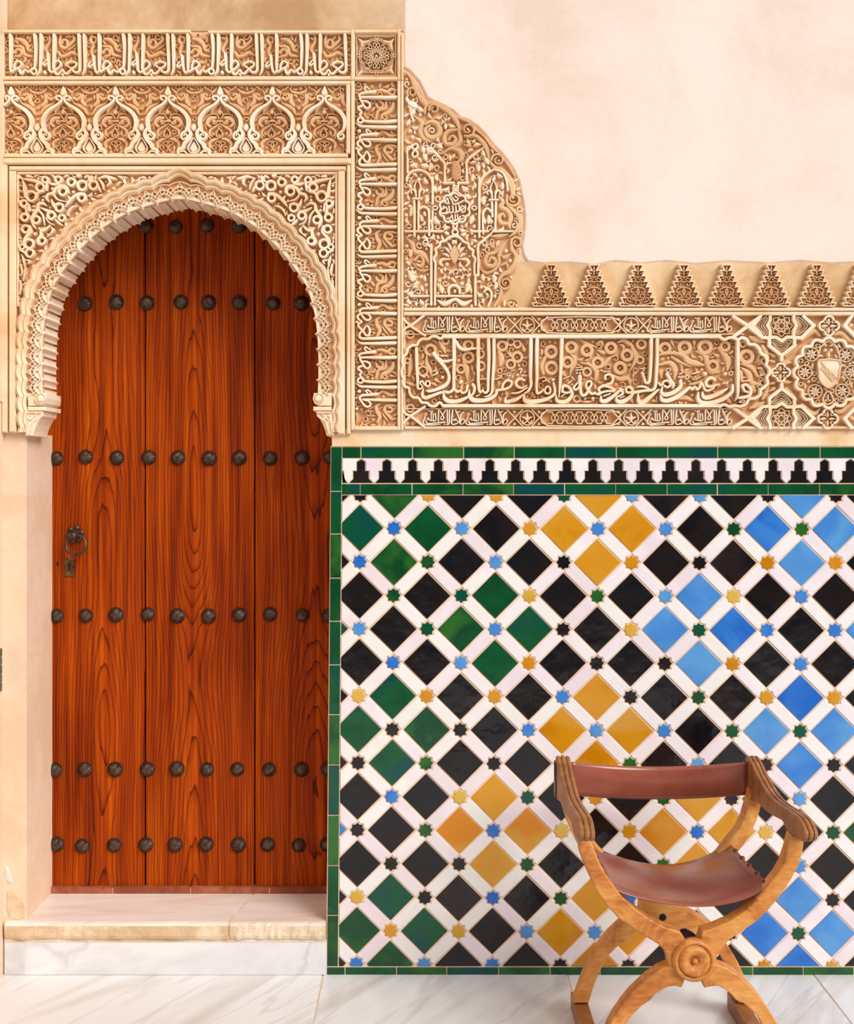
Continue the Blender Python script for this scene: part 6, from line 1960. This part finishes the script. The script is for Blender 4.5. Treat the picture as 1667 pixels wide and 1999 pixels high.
# small inscriptions above and below the cartouche: the same phrase eight times
T = crop(810, 610, 8.335)
SM = [T([(870, 265, 20), (895, 308, 26), (1000, 302, 24), (1180, 285, 22)]), T([(860, 195, 20), (838, 245, 22), (822, 292, 22), (860, 326, 24), (1000, 330, 22), (1105, 318, 12)]), T([(850, 165, 16), (870, 135, 16), (888, 160, 16), (862, 178, 16)]),
      T([(956, 130, 20), (956, 258, 20)]), T([(988, 150, 20), (988, 258, 20)]), T([(1022, 150, 22), (1026, 262, 20), (920, 250, 18)]), T([(1078, 90, 24), (1070, 268, 20)]), T([(905, 215, 16), (890, 240, 16), (920, 245, 16), (912, 215, 14)]), T([(945, 120, 16), (960, 95, 16), (982, 110, 16), (965, 130, 14)]), T([(905, 98, 14), (935, 104, 14)]),
      T([(1100, 98, 20), (1160, 215, 22), (1125, 242, 20), (1112, 212, 18), (1188, 92, 20)]), T([(1216, 90, 26), (1222, 300, 22)]), T([(1252, 90, 26), (1246, 308, 22), (1200, 320, 16)]), T([(1302, 90, 28), (1290, 312, 24), (1400, 288, 18), (1350, 250, 18), (1312, 262, 16), (1330, 235, 16), (1372, 232, 14)]),
      T([(1352, 92, 24), (1400, 200, 24), (1420, 305, 20)]), T([(1482, 122, 20), (1432, 180, 24), (1432, 300, 20)]), T([(1450, 262, 16), (1470, 232, 18), (1495, 258, 20), (1478, 308, 18), (1430, 322, 12)]), T([(1170, 318, 22), (1171, 321, 22)]), T([(1316, 188, 18), (1317, 190, 18)]), T([(1380, 125, 18), (1420, 108, 18)])]
for gx in (0.0, 435.5):
    for gy in (0.0, 180.3):
        for ux in (-83.0, 0.0):
            mb = MB()
            for st in SM: mb.ribbon(shift(st, gx + ux, gy), None, Y0, -.0125)
            mb.build('small_inscription', M['pale'], cf)
# chain panels with leaf roundels between the small inscriptions
K = crop(990, 610, 6.41)
for gy in (0.0, 180.3):
    f_ = lambda st: shift(st, 0, gy)
    mb = MB()
    mb.ribbon(f_(K([(425, 165), (505, 72), (1310, 72), (1388, 165), (1310, 262), (505, 262), (425, 165)], 18)), None, Y0, -.0125, step=999)
    for ph in (0, 1):
        pts = []
        for k in range(7):
            xx = 530 + k * 122
            yv = 92 if (k + ph) % 2 == 0 else 238
            pts += [(xx - 26, yv), (xx + 26, yv)]
        for a, b in zip(pts[:-1], pts[1:]): mb.ribbon(f_(K([a, b], 13)), None, Y0, -.0120)
    for k in range(6):
        x, y = 990 + (591 + k * 122) / 6.41, 610 + 165 / 6.41 + gy
        mb.ribbon([(x + 6.4 * math.cos(t), y + 6.4 * math.sin(t), 1.8) for t in np.arange(8) * math.pi / 4 + math.pi / 8], None, Y0, -.0115, closed=True, step=99)
    mb.build('chain_panel', M['frame'], cf)
    for cx_ in (245, 1540):
        x, y = 990 + cx_ / 6.41, 610 + 165 / 6.41 + gy
        mb = MB(); mb.ring(x, y, 14, 2.4, Y0, -.0125)
        mb.leaf(x, y + 8, x, y - 12, 6, Y0, -.011); mb.leaf(x, y + 6, x - 11, y - 2, 5, Y0, -.011, .15); mb.leaf(x, y + 6, x + 11, y - 2, 5, Y0, -.011, -.15)
        mb.ribbon([(x, y + 6, 2), (x - 6, y + 11, 3), (x - 9, y + 5, 2)], None, Y0, -.011); mb.ribbon([(x, y + 6, 2), (x + 6, y + 11, 3), (x + 9, y + 5, 2)], None, Y0, -.011)
        mb.build('leaf_roundel', M['frame'], cf)
        for sg in (-1, 1):
            mb = MB()
            xx = x + sg * 24
            mb.ribbon([(xx - 15, y - 16), (xx + 15, y + 16)], 2.6, Y0, -.0125); mb.ribbon([(xx - 15, y + 16), (xx + 15, y - 16)], 2.6, Y0, -.0128)
            for sy in (-1, 1): mb.plate([(xx - 2, y + sy * 8), (xx + 4, y + sy * 13), (xx - 4, y + sy * 15)], Y0, -.010, .6)
            mb.build('crossed_bands', M['frame'], cf)
# crossing bands at the left end
for gy, sg in ((0, 1), (1, -1)):
    mb = MB()
    f_ = lambda a, b: (780 + a / 7.577, (610 + b / 7.577) if gy == 0 else (610 + (1745 - b) / 7.577), 5.4)
    mb.ribbon([f_(45, 50), f_(50, 100), f_(170, 215)], None, Y0, -.0135, step=999); mb.ribbon([f_(170, 215), f_(375, 350)], None, Y0, -.0137, step=999)
    mb.ribbon([f_(360, 55), f_(170, 205)], None, Y0, -.0142, step=999); mb.ribbon([f_(170, 205), f_(50, 280), f_(48, 520)], None, Y0, -.0140, step=999)
    mb.build('crossed_bands', M['pale'], cf)
for a, b, r in ((120, 90, 40), (215, 90, 40), (160, 330, 70), (110, 300, 40), (160, 1420, 70), (110, 1640, 44), (200, 1640, 44), (270, 1375, 26), (130, 1300, 44)):
    x, y = 780 + a / 7.577, 610 + b / 7.577
    mb = MB()
    if r > 60: mb.ring(x, y, 7, 5, Y0, YL)
    else: mb.disc(x, y, r / 7.577, Y0, YL)
    mb.build('corner_leaf', M['ochre'], cf)

# star-knot panels, quatrefoils and the shield roundel at the right
def mirv(st, cy=826):       # mirror detail coordinates about the axis of the frieze
    return [(a - 0.018 * (b - cy) * 0, 2 * cy - b, *q) for a, b, *q in st]


BANDS = [[(-10, 66), (190, 195), (385, 352), (480, 358), (482, 465), (648, 600), (648, 660)], [(-10, 345), (180, 200), (355, 68)], [(490, 68), (490, 118), (455, 190), (490, 258), (488, 352), (570, 350), (648, 402), (722, 350), (812, 352), (815, 258), (850, 190), (812, 118), (812, 68)],
         [(812, 352), (920, 358), (1085, 192), (950, 68)], [(820, 358), (822, 465), (648, 600)], [(1600, 68), (1510, 192), (1667, 350), (1780, 352)], [(355, 68), (255, 195), (385, 352)]]
for mvr in (0, 1):
    for st in BANDS:
        q = [(a, b) for a, b in (mirv(st) if mvr else st)]
        mb = MB()
        for a, b in zip(q[:-1], q[1:]): mb.ribbon(D_([a, b], 52), None, Y0, -.0150, ch=.2)
        mb.build('interlaced_band', M['pale'], cf)
    cyy = 190 if not mvr else 1462
    # eight-point star with knotwork
    x, y = 1430 + 648 / 7.034, 610 + cyy / 7.034
    mb = MB()
    st8 = []
    for k in range(16):
        r = 21.5 if k % 2 == 0 else 16.6
        st8.append((x + r * math.cos(k * math.pi / 8), y + r * math.sin(k * math.pi / 8), 1.5))
    mb.ribbon(st8, None, Y0, -.0125, closed=True, step=999)
    for k in range(8):
        a0 = k * math.pi / 4 + math.pi / 8
        for dd in (2, 3):
            a1 = a0 + dd * math.pi / 4
            mb.ribbon([(x + 15 * math.cos(a0), y + 15 * math.sin(a0)), (x + 15 * math.cos(a1), y + 15 * math.sin(a1))], 1.25, Y0, -.0120)
    mb.build('star_knot', M['frame'], cf)
    # chevrons filled with braid
    CH = [[(440, 80), (420, 75), (300, 190), (420, 315), (445, 300), (445, 255), (400, 190), (445, 125)], [(860, 80), (880, 75), (1010, 190), (890, 305), (860, 300), (858, 255), (900, 190), (858, 125)], [(535, 395), (575, 395), (648, 445), (720, 395), (775, 395), (765, 430), (648, 545), (530, 430)]]
    for ch_ in CH:
        q = D_(mirv(ch_) if mvr else ch_, 12)
        mb = MB(); mb.ribbon(q, None, Y0, -.0125, closed=True, step=999)
        m = len(q) // 2
        cen = np.array(q)[:, :2]
        ins = inset_poly(cen, 3.0)
        mb.ribbon([(a, b, 1.2) for a, b in ins], None, Y0, -.0105, closed=True, step=999)
        mb.build('braid_chevron', M['frame'], cf)
# quatrefoils
def quatre(cx_, cy_, sc_=1.0):
    o = None
    mb = MB()
    pts = []
    for k in range(4):
        a = k * math.pi / 2
        for t in np.linspace(-2.05, 2.05, 9):
            pts.append((cx_ + sc_ * (10.5 * math.cos(a) + 8.6 * math.cos(a + t)), cy_ + sc_ * (10.5 * math.sin(a) + 8.6 * math.sin(a + t)), 4.2))
    mb.ribbon(pts, None, Y0, -.0150, closed=True, step=99, ch=.25)
    o = mb.build('quatrefoil', M['pale'], cf)
    mb = MB()
    for k in range(4):
        a = k * math.pi / 2
        mb.leaf(cx_ + 2 * math.cos(a), cy_ + 2 * math.sin(a), cx_ + 15.5 * math.cos(a), cy_ + 15.5 * math.sin(a), 7.5, Y0, -.012)
    mb.build('petals', M['frame'], o)


quatre(1520.6, 728, .92); quatre(1614.4, 637.5); quatre(1612, 818); quatre(1706, 728, .92)
# roundel
rc = (1613.4, 729.0)
mb = MB(); mb.ribbon(lobed(*rc, 65, 16, 7.0, 6.6, sub=6, ph=math.pi / 16), None, Y0, -.0165, closed=True, step=99, ch=.25); mb.build('lobed_roundel', M['pale'], cf)
pn = Panel(1540, 655, 1690, 805, [(a, b) for a, b, _ in lobed(*rc, 62, 16, 7.0, 5, ph=math.pi / 16)])
sh = [(1145, 655), (1446, 655), (1446, 800), (1435, 905), (1385, 990), (1285, 1056), (1190, 990), (1150, 905), (1145, 800)]
shp = [(a, b) for a, b, _ in D_(sh, 8)]
mb = MB(); mb.plate(shp, Y0, -.0150, 1.0)
shield = mb.build('shield', M['pale'], cf); tag(shield, 'plain shield with a lettered diagonal band')
mb = MB(); mb.ribbon([(a, b, 2.2) for a, b in inset_poly(shp, 1.4)], None, -.014, -.0175, closed=True, step=999); mb.build('shield_rim', M['pale'], shield)
mb = MB()
for st in ([(1185, 690), (1400, 905)], [(1180, 770), (1345, 950)]): mb.ribbon(D_(st, 12), None, -.014, -.0165)
for st in ([(1200, 730), (1215, 760), (1235, 750)], [(1235, 745), (1250, 800)], [(1265, 770), (1265, 830), (1290, 830)], [(1290, 790), (1300, 850)], [(1315, 820), (1310, 870), (1340, 870)], [(1340, 840), (1370, 870), (1350, 900)], [(1215, 785), (1260, 830)], [(1370, 890), (1365, 930)], [(1300, 880), (1330, 915)], [(1195, 705), (1210, 712)]):
    mb.ribbon(D_(st, 11), None, -.014, -.0165)
mb.build('shield_lettering', M['frame'], shield)
for k in range(0, 70, 4):
    for q in range(-20, 22, 4):
        if abs(q) < 22 - max(0, (k - 35)) * .6: pn.dot(1614 + q, 703 + k * .8, 3)
for a, b in ((1060, 580), (1530, 590), (970, 825), (1610, 830), (1110, 1090), (1480, 1085)):
    x, y = 1430 + a / 7.034, 610 + b / 7.034
    mb = MB(); mb.ring(x, y, 13.2, 1.9, Y0, -.0125); fl = mb.build('flower_ring', M['frame'], cf)
    mb = MB()
    for k in range(8):
        t = k * math.pi / 4 + .2
        mb.leaf(x + 2 * math.cos(t), y + 2 * math.sin(t), x + 11 * math.cos(t), y + 11 * math.sin(t), 4.4, Y0, -.0120)
    mb.disc(x, y, 2.4, Y0, -.0130, 8)
    mb.build('flower', M['pale'], fl); pn.dot(x, y, 14.5)
x, y = 1430 + 1285 / 7.034, 610 + 1190 / 7.034
mb = MB(); mb.ribbon([(x, y - 15, 2), (x + 8, y - 5, 3), (x + 10, y + 4, 3), (x + 5, y + 9, 3), (x, y + 11, 3), (x - 5, y + 9, 3), (x - 10, y + 4, 3), (x - 8, y - 5, 3)], None, Y0, -.0135, closed=True)
mb.leaf(x, y + 2, x, y - 9, 5, Y0, -.012); mb.disc(x - 3.5, y + 3, 3, Y0, -.012, 8); mb.disc(x + 3.5, y + 3, 3, Y0, -.012, 8); mb.build('heart_leaf', M['frame'], cf); pn.dot(x, y, 12)
x, y = 1430 + 1295 / 7.034, 610 + 510 / 7.034
mb = MB()
for sg in (-1, 1):
    mb.ribbon([(x, y - 17, 4), (x + sg * 7, y - 12, 3), (x + sg * 16, y - 3, 3), (x + sg * 19, y + 8, 2)], None, Y0, -.012); mb.disc(x + sg * 5.5, y + 2, 4, Y0, -.012); mb.leaf(x + sg * 3, y - 6, x + sg * 11, y - 11, 5, Y0, -.012)
mb.leaf(x, y + 4, x, y + 17, 7, Y0, -.012); mb.build('palmette', M['frame'], cf); pn.dot(x, y, 16)
filler(pn, cf, M['frame'], 51, 2.3, 4.5, top=-.0115, limit=160)
# leaves between the roundel and the bands
pn = Panel(1470, 617, 1800, 833)
for mvr in (0, 1):
    for st in BANDS: pn.mark([(1430 + a / 7.034, 610 + b / 7.034, 8) for a, b in (mirv(st) if mvr else st)])
for t in np.linspace(0, 6.28, 120):
    for r in range(4, 74, 5): pn.dot(rc[0] + r * math.cos(t), rc[1] + r * math.sin(t), 4)
for x, y in ((1520.6, 728), (1614.4, 637.5), (1612, 818), (1706, 728)): pn.dot(x, y, 23)
for y in (637, 818): pn.dot(1522, y, 26)
for mvr in (0, 1):
    for cx_, cy_ in ((385, 190), (940, 190), (648, 470)):
        q = D_(mirv([(cx_, cy_)]) if mvr else [(cx_, cy_)], 1)[0]; pn.dot(q[0], q[1], 15)
# feathered leaf strokes next to the roundel
FL = [[(940, 380, 60), (1020, 300, 90), (1110, 260, 70), (1180, 330, 20)], [(720, 600, 50), (790, 520, 80), (860, 450, 20)], [(700, 700, 70), (760, 690, 50), (800, 700, 14)], [(1400, 300, 50), (1480, 290, 70), (1570, 370, 60), (1640, 410, 20)], [(230, 340, 40), (310, 370, 90), (420, 410, 30)], [(400, 470, 50), (440, 540, 80), (480, 640, 20)], [(480, 560, 14), (545, 600, 60)], [(480, 660, 14), (545, 680, 50)]]
for mvr in (0, 1):
    for st in FL:
        q = D_(mirv(st) if mvr else st); mb = MB(); mb.ribbon(q, None, Y0, YL - .0015, ch=.5); mb.build('feather_leaf', M['ochre'], cf); pn.mark(q)
filler(pn, cf, M['frame'], 61, 2.8, 5.5, top=-.011, limit=120)
